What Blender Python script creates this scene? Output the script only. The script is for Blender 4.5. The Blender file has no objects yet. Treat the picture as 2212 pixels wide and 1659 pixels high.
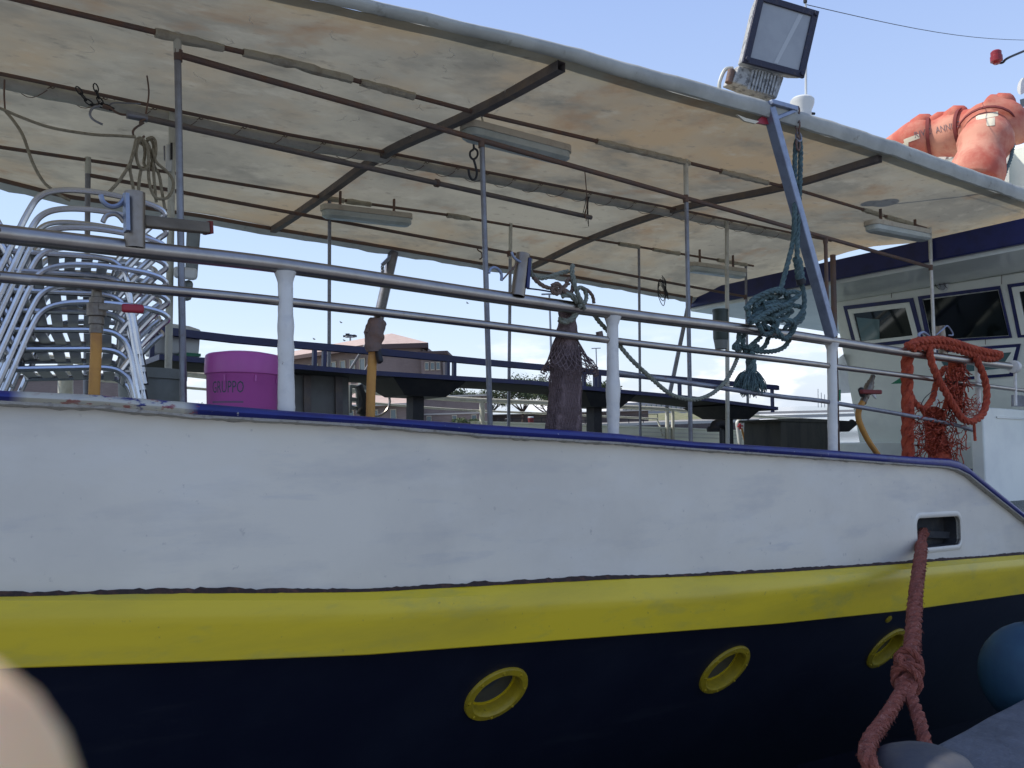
import bpy, bmesh, math, random
from mathutils import Vector, Matrix, noise
random.seed(7)
V = Vector
S = bpy.context.scene
COL = S.collection
rad = math.radians

# ------------------------------------------------------------------ camera
# P-space: picture coordinates on a 2212 x 1659 grid; boat frame: X along the boat, Y across it, Z up, eye at 0
F, CX, CY = 1760.0, 1106.0, 829.5
EYE = 1.65
FH = V((0.5965, 0.8026, 0)).normalized(); RH = V((FH.y, -FH.x, 0)); UP = V((0, 0, 1))
def basis(pitch, roll):
    f = FH*math.cos(pitch) + UP*math.sin(pitch); u = UP*math.cos(pitch) - FH*math.sin(pitch)
    r = RH*math.cos(roll) - u*math.sin(roll); u2 = u*math.cos(roll) + RH*math.sin(roll)
    return r, u2, f
BR, BU, BF = basis(math.atan(150/F), 0.0)          # camera axes seen from the boat
WR, WU, WF = basis(math.atan(64/F), 0.030)         # camera axes seen from the world
def m3(r, u, f): return Matrix((r, u, -f)).transposed()
R3 = m3(WR, WU, WF) @ m3(BR, BU, BF).transposed()
BOAT = Matrix.Translation((0, 0, EYE)) @ R3.to_4x4()   # the boat floats slightly heeled
cam_d = bpy.data.cameras.new('camera'); cam = bpy.data.objects.new('camera', cam_d); COL.objects.link(cam)
cam.matrix_world = Matrix.Translation((0, 0, EYE)) @ m3(WR, WU, WF).to_4x4()
cam_d.sensor_width = 36; cam_d.lens = F/2212*36; cam_d.clip_start = 0.004; cam_d.clip_end = 6000
cam_d.dof.use_dof = True; cam_d.dof.focus_distance = 4.4; cam_d.dof.aperture_fstop = 20
S.camera = cam
# ------------------------------------------------------------------ world, sun, exposure
SUN_EL, SUN_AZ = rad(54), math.atan2(-0.76, 0.65)      # azimuth from +Y towards +X
w = bpy.data.worlds.new('World'); S.world = w; w.use_nodes = True
nt = w.node_tree; nt.nodes.clear()
def wn(t, **k):
    n = nt.nodes.new(t)
    for a, b in k.items(): setattr(n, a, b)
    return n
sky = wn('ShaderNodeTexSky', sky_type='NISHITA', sun_disc=False, sun_elevation=SUN_EL, sun_rotation=SUN_AZ,
         altitude=0, air_density=1.0, dust_density=0.9, ozone_density=2.2)
bg = wn('ShaderNodeBackground'); bg.inputs[1].default_value = 0.135
tc = wn('ShaderNodeTexCoord'); sep = wn('ShaderNodeSeparateXYZ'); mp = wn('ShaderNodeMapping')
mp.inputs['Scale'].default_value = (3, 3, 9)
nz = wn('ShaderNodeTexNoise'); nz.inputs['Scale'].default_value = 2.6; nz.inputs['Detail'].default_value = 7; nz.inputs['Roughness'].default_value = .58
mr = wn('ShaderNodeMapRange'); mr.interpolation_type = 'SMOOTHSTEP'
mr.inputs['From Min'].default_value = .44; mr.inputs['From Max'].default_value = .66
me_ = wn('ShaderNodeMapRange'); me_.interpolation_type = 'SMOOTHSTEP'      # clouds only low over the horizon
me_.inputs['From Min'].default_value = .115; me_.inputs['From Max'].default_value = .03
mu = wn('ShaderNodeMath', operation='MULTIPLY'); mx = wn('ShaderNodeMix', data_type='RGBA')
mx.inputs[7].default_value = (7.6, 7.6, 8.0, 1)
SKYG = 7.0
L = nt.links.new
L(tc.outputs['Generated'], mp.inputs['Vector']); L(mp.outputs[0], nz.inputs['Vector']); L(nz.outputs[0], mr.inputs['Value'])
L(tc.outputs['Generated'], sep.inputs[0]); L(sep.outputs[2], me_.inputs['Value'])
L(mr.outputs[0], mu.inputs[0]); L(me_.outputs[0], mu.inputs[1])
zr_ = wn('ShaderNodeMapRange'); zr_.inputs['From Min'].default_value = 0; zr_.inputs['From Max'].default_value = .62
rp = wn('ShaderNodeValToRGB'); rp.color_ramp.elements[0].color = (.70, .80, .97, 1); rp.color_ramp.elements[1].color = (.27, .40, .80, 1)
e_ = rp.color_ramp.elements.new(.35); e_.color = (.52, .66, .93, 1)
sc_ = wn('ShaderNodeMix', data_type='RGBA', blend_type='MULTIPLY'); sc_.inputs[0].default_value = 1; sc_.inputs[7].default_value = (SKYG, SKYG, SKYG, 1)
hz_ = wn('ShaderNodeMix', data_type='RGBA'); hz_.inputs[0].default_value = .7                # pale summer haze over the clear sky
up_ = wn('ShaderNodeMapRange'); up_.inputs['From Min'].default_value = -.01; up_.inputs['From Max'].default_value = .006
mu2 = wn('ShaderNodeMath', operation='MULTIPLY')
L(sep.outputs[2], zr_.inputs['Value']); L(zr_.outputs[0], rp.inputs[0]); L(rp.outputs[0], sc_.inputs[6]); L(sky.outputs[0], hz_.inputs[6]); L(sc_.outputs[2], hz_.inputs[7])
L(sep.outputs[2], up_.inputs['Value']); L(mu.outputs[0], mu2.inputs[0]); L(up_.outputs[0], mu2.inputs[1]); L(mu2.outputs[0], mx.inputs[0])
L(hz_.outputs[2], mx.inputs[6]); L(mx.outputs[2], bg.inputs[0])
L(bg.outputs[0], wn('ShaderNodeOutputWorld').inputs[0])
sd = bpy.data.lights.new('sun', 'SUN'); sd.energy = 3.6; sd.angle = rad(.5); sd.color = (1, .95, .86)
so = bpy.data.objects.new('sun', sd); COL.objects.link(so)
SDIR = V((math.sin(SUN_AZ)*math.cos(SUN_EL), math.cos(SUN_AZ)*math.cos(SUN_EL), math.sin(SUN_EL)))
so.rotation_euler = SDIR.to_track_quat('Z', 'Y').to_euler(); so.location = (0, 0, 30)
S.view_settings.view_transform = 'Standard'; S.view_settings.look = 'None'
S.view_settings.exposure = 0.38; S.view_settings.gamma = 1

# ------------------------------------------------------------------ projection helpers
def ray(px, py): return BR*((px-CX)/F) + BU*((CY-py)/F) + BF
def PY(px, py, Y): r = ray(px, py); return r*(Y/r.y)
def PX(px, py, X): r = ray(px, py); return r*(X/r.x)
def PD(px, py, d): return ray(px, py)*d
def PP(px, py, p0, n): r = ray(px, py); return r*(p0.dot(n)/r.dot(n))
def wray(px, py): return WR*((px-CX)/F) + WU*((CY-py)/F) + WF
def WD(px, py, d): return wray(px, py)*d + V((0, 0, EYE))
def WZ(px, py, z): r = wray(px, py); return r*((z-EYE)/r.z) + V((0, 0, EYE))
def PYs(pts, Y): return [PY(a, b, Y) for a, b in pts]
def interp(tab, x):
    if x <= tab[0][0]: a, b = tab[0], tab[1]
    elif x >= tab[-1][0]: a, b = tab[-2], tab[-1]
    else:
        for i in range(len(tab)-1):
            if tab[i][0] <= x <= tab[i+1][0]: a, b = tab[i], tab[i+1]; break
    return a[1] + (b[1]-a[1])*(x-a[0])/(b[0]-a[0])
def zcurve(pts, Y): return sorted((p.x, p.z) for p in PYs(pts, Y))
def spline(pts, n=8, closed=False):
    pts = [V(p) for p in pts]
    if len(pts) < 3 and not closed: return pts
    out = []; N = len(pts); last = N if closed else N-1
    for i in range(last):
        if closed: p0, p1, p2, p3 = pts[(i-1) % N], pts[i], pts[(i+1) % N], pts[(i+2) % N]
        else: p0, p1, p2, p3 = pts[max(i-1, 0)], pts[i], pts[i+1], pts[min(i+2, N-1)]
        for k in range(n):
            t = k/n
            out.append(.5*((2*p1) + (p2-p0)*t + (2*p0-5*p1+4*p2-p3)*t*t + (3*p1-p0-3*p2+p3)*t**3))
    if not closed: out.append(pts[-1])
    return out
def resample(pts, step):
    out = [pts[0].copy()]; acc = 0
    for a, b in zip(pts, pts[1:]):
        d = (b-a).length
        if d < 1e-9: continue
        pos = step-acc
        while pos <= d: out.append(a.lerp(b, pos/d)); pos += step
        acc = (acc+d) % step
    out.append(pts[-1].copy())
    if (out[-1]-out[-2]).length < step*.3: out.pop(-2)
    return out

# ------------------------------------------------------------------ mesh builder
def frames(path, closed=False):
    N = len(path); T = []
    for i in range(N):
        a = path[(i-1) % N] if (closed or i > 0) else path[i]
        b = path[(i+1) % N] if (closed or i < N-1) else path[i]
        t = (b-a); T.append(t.normalized() if t.length > 1e-9 else (T[-1] if T else V((0, 0, 1))))
    n = T[0].cross(V((0, 0, 1)))
    if n.length < .05: n = T[0].cross(V((0, 1, 0)))
    n.normalize(); out = []
    for t in T:
        n = n - t*n.dot(t)
        if n.length < 1e-6: n = t.orthogonal()
        n.normalize(); out.append((t, n, t.cross(n)))
    return out
class MB:
    def __init__(s): s.v = []; s.f = []; s.m = []
    def add(s, vs, fs, m=0):
        o = len(s.v); s.v += [V(a) for a in vs]; s.f += [tuple(i+o for i in f) for f in fs]; s.m += [m]*len(fs); return s
    def tube(s, path, r, n=10, m=0, closed=False, caps=True, jit=0, jf=20, sq=None):
        path = [V(p) for p in path]; fr = frames(path, closed); N = len(path); vs = []; fs = []
        for i, (p, (t, a, b)) in enumerate(zip(path, fr)):
            rr = r[i] if isinstance(r, (list, tuple)) else r
            for k in range(n):
                th = 2*math.pi*k/n; d = a*math.cos(th) + b*math.sin(th)
                q = rr
                if jit: q *= 1 + jit*noise.noise(p*jf + d*1.3)
                vs.append(p + d*q)
        for i in range(N if closed else N-1):
            for k in range(n):
                i2 = (i+1) % N; k2 = (k+1) % n
                fs.append((i*n+k, i*n+k2, i2*n+k2, i2*n+k))
        if caps and not closed: fs += [tuple(range(n-1, -1, -1)), tuple((N-1)*n+k for k in range(n))]
        return s.add(vs, fs, m)
    def bar(s, p, q, w, h, up=(0, 0, 1), m=0):           # rectangular bar from p to q
        p, q = V(p), V(q); t = (q-p).normalized(); side = t.cross(V(up)).normalized(); u = side.cross(t)
        vs = [c + side*(a*w/2) + u*(b*h/2) for c in (p, q) for a, b in ((-1, -1), (1, -1), (1, 1), (-1, 1))]
        return s.hexa(vs, m)
    def hexa(s, vs, m=0):
        return s.add(vs, [(3, 2, 1, 0), (4, 5, 6, 7), (0, 1, 5, 4), (1, 2, 6, 5), (2, 3, 7, 6), (3, 0, 4, 7)], m)
    def box(s, a, b, m=0):
        x0, y0, z0 = a; x1, y1, z1 = b
        return s.hexa([(x0, y0, z0), (x1, y0, z0), (x1, y1, z0), (x0, y1, z0), (x0, y0, z1), (x1, y0, z1), (x1, y1, z1), (x0, y1, z1)], m)
    def lathe(s, prof, o, ax=(0, 0, 1), n=24, m=0, cap=True, sx=1, sy=1):
        ax = V(ax).normalized(); a = ax.cross(V((0, 1, 0)))
        if a.length < .05: a = ax.cross(V((1, 0, 0)))
        a.normalize(); b = ax.cross(a); o = V(o); vs = []; fs = []
        for r, z in prof:
            for k in range(n):
                th = 2*math.pi*k/n; vs.append(o + ax*z + (a*math.cos(th)*sx + b*math.sin(th)*sy)*r)
        for i in range(len(prof)-1):
            for k in range(n):
                k2 = (k+1) % n; fs.append((i*n+k, i*n+k2, (i+1)*n+k2, (i+1)*n+k))
        if cap: fs += [tuple(range(n-1, -1, -1)), tuple((len(prof)-1)*n+k for k in range(n))]
        return s.add(vs, fs, m)
    def grid(s, rows, m=0, closed=False):
        n = len(rows[0]); vs = [p for r in rows for p in r]; fs = []
        for i in range(len(rows)-1):
            for k in range(n if closed else n-1):
                k2 = (k+1) % n; fs.append((i*n+k, i*n+k2, (i+1)*n+k2, (i+1)*n+k))
        return s.add(vs, fs, m)
    def prism(s, poly, vec, m=0):
        n = len(poly); poly = [V(p) for p in poly]; vec = V(vec)
        vs = poly + [p+vec for p in poly]
        fs = [tuple(range(n-1, -1, -1)), tuple(range(n, 2*n))] + [(k, (k+1) % n, n+(k+1) % n, n+k) for k in range(n)]
        return s.add(vs, fs, m)
    def frame(s, outer, inner, vec, m=0):                 # flat ring between two polygons, given thickness
        n = len(outer); vec = V(vec); o = [V(p) for p in outer]; i_ = [V(p) for p in inner]
        vs = o + i_ + [p+vec for p in o] + [p+vec for p in i_]; fs = []
        for k in range(n):
            j = (k+1) % n
            fs += [(k, j, n+j, n+k), (2*n+k, 3*n+k, 3*n+j, 2*n+j), (k, 2*n+k, 2*n+j, j), (n+k, n+j, 3*n+j, 3*n+k)]
        return s.add(vs, fs, m)
    def rope(s, path, r, pitch=None, strands=3, n=6, m=0, fuzz=0, closed=False, spl=6):
        pitch = pitch or r*7; path = spline(path, spl, closed)
        if closed: path.append(path[0].copy())
        path = resample(path, pitch/8); fr = frames(path)
        for k in range(strands):
            c = []; dist = 0
            for i, (p, (t, a, b)) in enumerate(zip(path, fr)):
                if i: dist += (p-path[i-1]).length
                th = 2*math.pi*(dist/pitch + k/strands)
                c.append(p + (a*math.cos(th) + b*math.sin(th))*r*.48)
            s.tube(c, r*.56, n, m, jit=.16 if fuzz else 0, jf=.9/r)
        if fuzz:
            for i in range(int(len(path)*fuzz)):
                j = random.randrange(len(path)); t, a, b = fr[j]; th = random.random()*6.28
                d = a*math.cos(th) + b*math.sin(th); p = path[j] + d*r*.8
                q = p + d*r*random.uniform(.08, .42) + t*r*random.uniform(-.7, .7) + V((0, 0, -r*.15))
                s.tube([p, p.lerp(q, .6) + V((0, 0, r*.08)), q], r*.04, 3, m)
        return s
    def text(s, txt, o, ux, uy, h, m=0, fn=None):
        cu = bpy.data.curves.new('t', 'FONT'); cu.body = txt; cu.size = 1; cu.resolution_u = 2
        ob = bpy.data.objects.new('t', cu); COL.objects.link(ob)
        dg = bpy.context.evaluated_depsgraph_get(); me = ob.evaluated_get(dg).to_mesh()
        vs = [v.co.copy() for v in me.vertices]; fs = [tuple(p.vertices) for p in me.polygons]
        ob.evaluated_get(dg).to_mesh_clear(); bpy.data.objects.remove(ob); bpy.data.curves.remove(cu)
        W = max(v.x for v in vs)
        if fn: return s.add([fn(v.x/W, v.y/.72) for v in vs], fs, m)
        return s.add([V(o) + V(ux)*(v.x/W) + V(uy)*(v.y/.72*h) for v in vs], fs, m)
    def build(s, name, mats, parent=None, smooth=40, bevel=0, mods=()):
        me = bpy.data.meshes.new(name); off = parent.get('_loc') if parent else None
        o0 = V(off) if off is not None else (V(parent['_o']) if parent and parent.get('_o') else V((0, 0, 0)))
        me.from_pydata([tuple(v-o0) for v in s.v], [], s.f)
        for mm in (mats if isinstance(mats, (list, tuple)) else [mats]): me.materials.append(mm)
        me.polygons.foreach_set('material_index', s.m)
        bm = bmesh.new(); bm.from_mesh(me); bmesh.ops.recalc_face_normals(bm, faces=bm.faces); bm.to_mesh(me); bm.free()
        if smooth:
            me.polygons.foreach_set('use_smooth', [True]*len(me.polygons)); me.set_sharp_from_angle(angle=rad(smooth))
        o = bpy.data.objects.new(name, me); COL.objects.link(o)
        if parent:
            o.parent = parent; o['_o'] = tuple(o0)
        if bevel:
            b = o.modifiers.new('bevel', 'BEVEL'); b.width = bevel; b.segments = 2; b.limit_method = 'ANGLE'; b.angle_limit = rad(40)
        return o
def thing(name, label, cat, loc=(0, 0, 0), group=None, boat=True):
    o = bpy.data.objects.new(name, None); COL.objects.link(o); o.location = loc; o['_loc'] = tuple(loc)
    o.empty_display_size = .1
    return tag(o, label, cat, group, boat)
def tag(o, label, cat, group=None, boat=True):
    o['label'] = label; o['category'] = cat
    if group: o['group'] = group
    if boat: o['_boat'] = 1
    return o
def structure(o, boat=False):
    o['kind'] = 'structure'
    if boat: o['_boat'] = 1
    return o

# ------------------------------------------------------------------ materials
def pmat(name, base, rough=.5, metal=0, layers=(), bump=0, bscale=60, spec=.5, coat=0, trans=0, bstretch=(1, 1, 1), alpha=None):
    m = bpy.data.materials.new(name); m.use_nodes = True; t = m.node_tree; N = t.nodes; k = t.links.new
    p = N['Principled BSDF']; p.inputs['Roughness'].default_value = rough; p.inputs['Metallic'].default_value = metal
    p.inputs['Specular IOR Level'].default_value = spec; p.inputs['Coat Weight'].default_value = coat
    p.inputs['Transmission Weight'].default_value = trans
    p.inputs['Base Color'].default_value = (*base, 1)
    co = N.new('ShaderNodeTexCoord'); cur = None
    for i, ly in enumerate(layers):
        col, sc, lo, hi, st = ly[:5]; stretch = ly[5] if len(ly) > 5 else (1, 1, 1)
        mpn = N.new('ShaderNodeMapping'); mpn.inputs['Scale'].default_value = stretch; mpn.inputs['Location'].default_value = (i*3.7+1, i*1.9, i*5.1)
        n = N.new('ShaderNodeTexNoise'); n.inputs['Scale'].default_value = sc; n.inputs['Detail'].default_value = 6; n.inputs['Roughness'].default_value = .62
        r = N.new('ShaderNodeMapRange'); r.inputs['From Min'].default_value = lo; r.inputs['From Max'].default_value = hi; r.inputs['To Max'].default_value = st
        k(co.outputs['Object'], mpn.inputs[0]); k(mpn.outputs[0], n.inputs['Vector']); k(n.outputs[0], r.inputs['Value'])
        x = N.new('ShaderNodeMix'); x.data_type = 'RGBA'; x.inputs[7].default_value = (*col, 1)
        fac = r.outputs[0]
        if len(ly) > 6:                                     # confined to a range of X
            a, b, soft = ly[6]; sx = N.new('ShaderNodeSeparateXYZ'); k(co.outputs['Object'], sx.inputs[0])
            r1 = N.new('ShaderNodeMapRange'); r1.inputs['From Min'].default_value = a; r1.inputs['From Max'].default_value = a+soft
            r2 = N.new('ShaderNodeMapRange'); r2.inputs['From Min'].default_value = b; r2.inputs['From Max'].default_value = b-soft
            k(sx.outputs[0], r1.inputs['Value']); k(sx.outputs[0], r2.inputs['Value'])
            m1 = N.new('ShaderNodeMath'); m1.operation = 'MULTIPLY'; m2 = N.new('ShaderNodeMath'); m2.operation = 'MULTIPLY'
            k(r1.outputs[0], m1.inputs[0]); k(r2.outputs[0], m1.inputs[1]); k(m1.outputs[0], m2.inputs[0]); k(fac, m2.inputs[1]); fac = m2.outputs[0]
        k(fac, x.inputs[0])
        if cur: k(cur, x.inputs[6])
        else: x.inputs[6].default_value = (*base, 1)
        cur = x.outputs[2]
    if cur: k(cur, p.inputs['Base Color'])
    if bump:
        mpn = N.new('ShaderNodeMapping'); mpn.inputs['Scale'].default_value = bstretch
        n = N.new('ShaderNodeTexNoise'); n.inputs['Scale'].default_value = bscale; n.inputs['Detail'].default_value = 5
        b = N.new('ShaderNodeBump'); b.inputs['Strength'].default_value = bump; b.inputs['Distance'].default_value = .01
        k(co.outputs['Object'], mpn.inputs[0]); k(mpn.outputs[0], n.inputs['Vector']); k(n.outputs[0], b.inputs['Height']); k(b.outputs[0], p.inputs['Normal'])
    return m
RUST = (.16, .06, .03); DIRT = (.17, .15, .12)
M = {}
M['white_hull'] = pmat('white hull paint', (.74, .68, .56), .38, layers=[((.63, .58, .485), 1.1, .42, .62, .7), ((.76, .72, .63), 2.3, .5, .7, .6, (.6, 1, 1.4)),
    ((.38, .39, .42), 5, .60, .78, .5, (.25, 1, 1.6)), ((.34, .31, .28), 24, .655, .76, .7), ((.30, .27, .24), 70, .70, .76, .6), ((.48, .46, .43), 3.2, .52, .7, .6, (.3, 1, 1.2))], bump=.22, bscale=7)
M['yellow'] = pmat('yellow strake paint', (.68, .49, .012), .42, layers=[((.50, .37, .02), 3, .45, .7, .7, (.4, 1, 2)), ((.42, .36, .06), 9, .55, .72, .7, (.3, 1, 1)), ((.2, .15, .05), 30, .66, .76, .8)], bump=.12, bscale=14)
M['navy'] = pmat('dark navy hull paint', (.006, .008, .022), .45, layers=[((.013, .016, .032), 2.2, .4, .7, .8), ((.03, .032, .045), 5, .6, .8, .7, (.25, 1, 1.5)), ((.06, .055, .05), 30, .70, .8, .7)], bump=.1, bscale=10)
M['blue'] = pmat('blue gunwale paint', (.02, .027, .17), .34, layers=[((.013, .017, .10), 6, .45, .65, .7), ((.5, .48, .42), 42, .68, .72, .8),
    ((.50, .47, .38), 8, .43, .47, 1, (1, .6, 2.2), (.25, .82, .05)), ((.28, .06, .05), 17, .57, .62, .8, (1, 1, 2), (.3, .9, .1)), ((.30, .30, .31), 14, .55, .6, .9, (.5, 1, 2.5), (.4, .8, .1))], bump=.25, bscale=22)
M['caulk'] = pmat('grey caulk', (.42, .40, .36), .8, layers=[((.2, .18, .16), 40, .5, .7, .8)], bump=.5, bscale=70)
M['seam'] = pmat('dark rusty seam', (.035, .02, .016), .9, layers=[((.12, .05, .03), 30, .5, .7, .8)], bump=.4, bscale=80)
M['dblue'] = pmat('dark blue paint', (.013, .019, .105), .4, layers=[((.008, .011, .05), 7, .45, .7, .8)], bump=.15, bscale=30)
M['under'] = pmat('dark table underside', (.05, .05, .045), .85, layers=[((.025, .025, .025), 8, .4, .7, .8, (.3, 1, 1))])  # darker than the blue of the table top
M['steel'] = pmat('brushed steel', (.40, .365, .325), .33, 1, layers=[((.30, .26, .22), 11, .45, .7, .7), ((.24, .16, .11), 28, .66, .78, .6)], bump=.04, bscale=90)
M['steelb'] = pmat('quay tinted steel', (.27, .235, .20), .4, 1, layers=[((.2, .16, .12), 14, .45, .7, .8)], bump=.05, bscale=90)  # brown cast of the reflected quay is put into the base colour
M['galv'] = pmat('galvanised pipe', (.27, .28, .31), .5, .7, layers=[((.19, .18, .19), 14, .4, .7, .8), ((.25, .13, .08), 22, .62, .75, .8)], bump=.1, bscale=120)
M['rusty'] = pmat('rusty brown pipe', (.16, .11, .09), .7, .25, layers=[((.2, .10, .06), 17, .45, .65, .7), ((.11, .095, .09), 9, .5, .7, .7)], bump=.3, bscale=110)
M['beam'] = pmat('dark grey roof beam', (.16, .135, .125), .65, .2, layers=[((.22, .165, .12), 12, .5, .7, .8), ((.10, .09, .09), 7, .45, .65, .7)], bump=.3, bscale=70)
M['whitepost'] = pmat('thick white post paint', (.70, .67, .60), .45, layers=[((.5, .49, .46), 10, .5, .7, .8), ((.22, .14, .1), 34, .70, .76, .9)], bump=.4, bscale=26)
M['cream'] = pmat('cream painted steel', (.55, .54, .46), .5, layers=[((.36, .33, .26), 12, .52, .72, .8), ((.22, .1, .05), 24, .66, .76, .8)], bump=.15, bscale=60)
M['cabin'] = pmat('cabin white paint', (.82, .84, .74), .32, layers=[((.66, .68, .62), 2, .45, .7, .7)], bump=.05, bscale=8)
M['soffit'] = pmat('glossy soffit paint', (.74, .77, .70), .2, layers=[((.6, .63, .58), 1.6, .45, .65, .7)], bump=.06, bscale=5)
M['cloth'] = pmat('dirty white cloth wrap', (.44, .405, .31), .9, layers=[((.27, .22, .16), 18, .48, .7, .8)], bump=.6, bscale=60)
M['duct'] = pmat('dirty cable sleeve', (.52, .50, .43), .9, layers=[((.38, .36, .31), 10, .45, .7, .8), ((.42, .41, .35), 22, .55, .7, .7)], bump=.6, bscale=50)
M['glass'] = pmat('dark glass', (.006, .009, .008), .05, spec=.6)
M['glass2'] = pmat('teal tinted glass', (.10, .17, .17), .07, spec=.6)
M['portglass'] = pmat('porthole glass', (.05, .055, .065), .12, spec=.6)
M['lens'] = pmat('frosted lamp glass', (.36, .37, .37), .22, layers=[((.27, .28, .29), 5, .4, .7, .8)])
M['tray'] = pmat('yellowed plastic tray', (.52, .47, .37), .55, layers=[((.36, .28, .2), 14, .5, .75, .8)])
M['diff'] = pmat('ribbed clear diffuser', (.50, .54, .50), .25, layers=[((.38, .41, .37), 8, .45, .7, .8)], bump=.2, bscale=40, bstretch=(.1, 1, 1))
M['black'] = pmat('black metal', (.012, .012, .014), .6, layers=[((.03, .026, .024), 14, .45, .7, .8)], bump=.2, bscale=60)
M['floodbody'] = pmat('weathered cast aluminium', (.42, .42, .40), .75, .25, layers=[((.16, .16, .16), 26, .48, .62, .9), ((.6, .6, .58), 40, .56, .7, .8)], bump=.9, bscale=60)
M['floodframe'] = pmat('floodlight dark frame', (.03, .03, .05), .55, .2, layers=[((.1, .07, .06), 30, .58, .7, .8)], bump=.4, bscale=90)
M['strut'] = pmat('blue grey steel strut', (.27, .31, .40), .4, .5, layers=[((.19, .21, .28), 10, .45, .65, .8)], bump=.1, bscale=80)
M['ropegrey'] = pmat('grey green rope', (.25, .26, .20), .95, layers=[((.14, .14, .11), 40, .45, .7, .8)], bump=.8, bscale=260)
M['ropebrown'] = pmat('frayed brown rope', (.22, .15, .11), .95, layers=[((.1, .07, .05), 60, .45, .7, .8)], bump=.8, bscale=260)
M['ropeteal'] = pmat('teal rope', (.115, .18, .175), .95, layers=[((.06, .09, .095), 30, .42, .65, .8), ((.24, .28, .26), 60, .55, .7, .7)], bump=.8, bscale=260)
M['ropetan'] = pmat('thin tan line', (.33, .29, .21), .95, layers=[((.2, .17, .12), 50, .45, .7, .8)], bump=.5, bscale=300)
M['ropered'] = pmat('faded orange red rope', (.52, .09, .038), .95, layers=[((.28, .038, .022), 26, .42, .65, .8), ((.55, .17, .1), 70, .55, .72, .7)], bump=.9, bscale=220)
M['mooring'] = pmat('faded pink mooring rope', (.29, .08, .05), .97, layers=[((.16, .042, .028), 22, .42, .66, .8), ((.46, .24, .19), 60, .55, .72, .7)], bump=.9, bscale=200)
M['net'] = pmat('brown fishing net', (.20, .14, .135), .95, layers=[((.11, .075, .07), 22, .42, .66, .8)], bump=.9, bscale=160)
M['alu'] = pmat('chair aluminium', (.70, .71, .73), .27, 1, layers=[((.5, .5, .52), 8, .45, .7, .6)], bump=.03, bscale=60)
M['slat'] = pmat('dull aluminium slats', (.50, .50, .50), .4, 1, layers=[((.34, .33, .32), 12, .45, .7, .7)])
M['pink'] = pmat('pink bucket plastic', (.54, .11, .39), .38, layers=[((.42, .085, .32), 4, .45, .7, .7)], bump=.05, bscale=20)
M['ink'] = pmat('grey green print', (.06, .085, .10), .6)
M['inkgrey'] = pmat('faded grey print', (.20, .11, .20), .7)
M['hose'] = pmat('ochre hose', (.50, .24, .045), .6, layers=[((.36, .16, .04), 16, .45, .7, .8)], bump=.2, bscale=70)
M['brass'] = pmat('dull brass valve', (.22, .19, .15), .5, .7, layers=[((.12, .09, .07), 24, .45, .7, .8)], bump=.3, bscale=80)
M['redplastic'] = pmat('red plastic handle', (.34, .02, .035), .45)
M['wood'] = pmat('weathered wood', (.20, .165, .12), .85, layers=[((.11, .09, .065), 9, .42, .66, .9, (.2, 1, 1))], bump=.4, bscale=40, bstretch=(.1, 1, 1))
M['greybox'] = pmat('grey plastic tub', (.22, .24, .23), .6, layers=[((.15, .16, .15), 6, .45, .7, .8)])
M['plastic'] = pmat('white plastic', (.64, .65, .62), .42, layers=[((.5, .5, .47), 5, .45, .7, .7)])
M['raft'] = pmat('orange red raft fabric', (.48, .10, .06), .8, layers=[((.62, .29, .19), 2.0, .42, .60, .9), ((.40, .07, .045), 5, .5, .72, .7)], bump=.25, bscale=12)
M['strap'] = pmat('dark red strap', (.17, .025, .02), .8)
M['patch'] = pmat('cream patch', (.7, .62, .45), .8)
M['green'] = pmat('green sign', (.02, .20, .10), .5)
M['redlamp'] = pmat('red lamp plastic', (.26, .015, .02), .35)
M['bollard'] = pmat('cast iron bollard', (.06, .063, .075), .6, .1, layers=[((.09, .085, .08), 9, .45, .7, .8)], bump=.35, bscale=24)
M['fender'] = pmat('blue rubber fender', (.018, .06, .11), .6, layers=[((.03, .10, .15), 4, .45, .7, .8)], bump=.1, bscale=16)
M['quay'] = pmat('quay concrete', (.16, .165, .18), .9, layers=[((.10, .105, .115), 4, .42, .66, .9), ((.18, .18, .18), 30, .55, .7, .8), ((.04, .07, .07), 60, .64, .74, .8)], bump=.7, bscale=30)
M['deck'] = pmat('grey green deck', (.20, .23, .21), .8, layers=[((.14, .16, .15), 5, .45, .7, .8)])
M['skin'] = pmat('skin', (.95, .66, .35), .5, layers=[((.90, .56, .28), 120, .45, .7, .7)], bump=.15, bscale=900)
M['skin'].node_tree.nodes['Principled BSDF'].inputs['Subsurface Weight'].default_value = .35
M['skin'].node_tree.nodes['Principled BSDF'].inputs['Subsurface Scale'].default_value = .008
M['sea'] = pmat('harbour water', (.02, .045, .05), .08, bump=.7, bscale=1.3)
M['land'] = pmat('quay ground', (.27, .25, .22), .9, layers=[((.19, .18, .15), .3, .45, .7, .8)])
M['stone'] = pmat('quay wall stone', (.10, .075, .07), .9, layers=[((.16, .13, .11), .6, .45, .7, .8)])
M['kerb'] = pmat('pale quay edge', (.5, .46, .4), .9)
M['grass'] = pmat('dry grass', (.16, .16, .075), .95, layers=[((.24, .21, .12), .8, .45, .65, .9), ((.07, .09, .03), 1.6, .5, .7, .8)])
M['brick'] = pmat('brown brick', (.23, .18, .16), .9, layers=[((.18, .135, .12), .5, .45, .7, .8), ((.29, .235, .21), 3, .5, .7, .6, (.4, .4, 3))])
M['tile'] = pmat('pink roof tile', (.48, .36, .30), .9, layers=[((.40, .29, .235), 1.2, .45, .7, .8)])
M['render'] = pmat('cream render', (.5, .44, .33), .9, layers=[((.4, .34, .25), .6, .45, .7, .7)])
M['pane'] = pmat('teal window pane', (.09, .14, .15), .15, spec=.7)
M['darkframe'] = pmat('dark window frame', (.03, .025, .025), .6)
M['eave'] = pmat('dark eave', (.09, .06, .055), .85)
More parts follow.
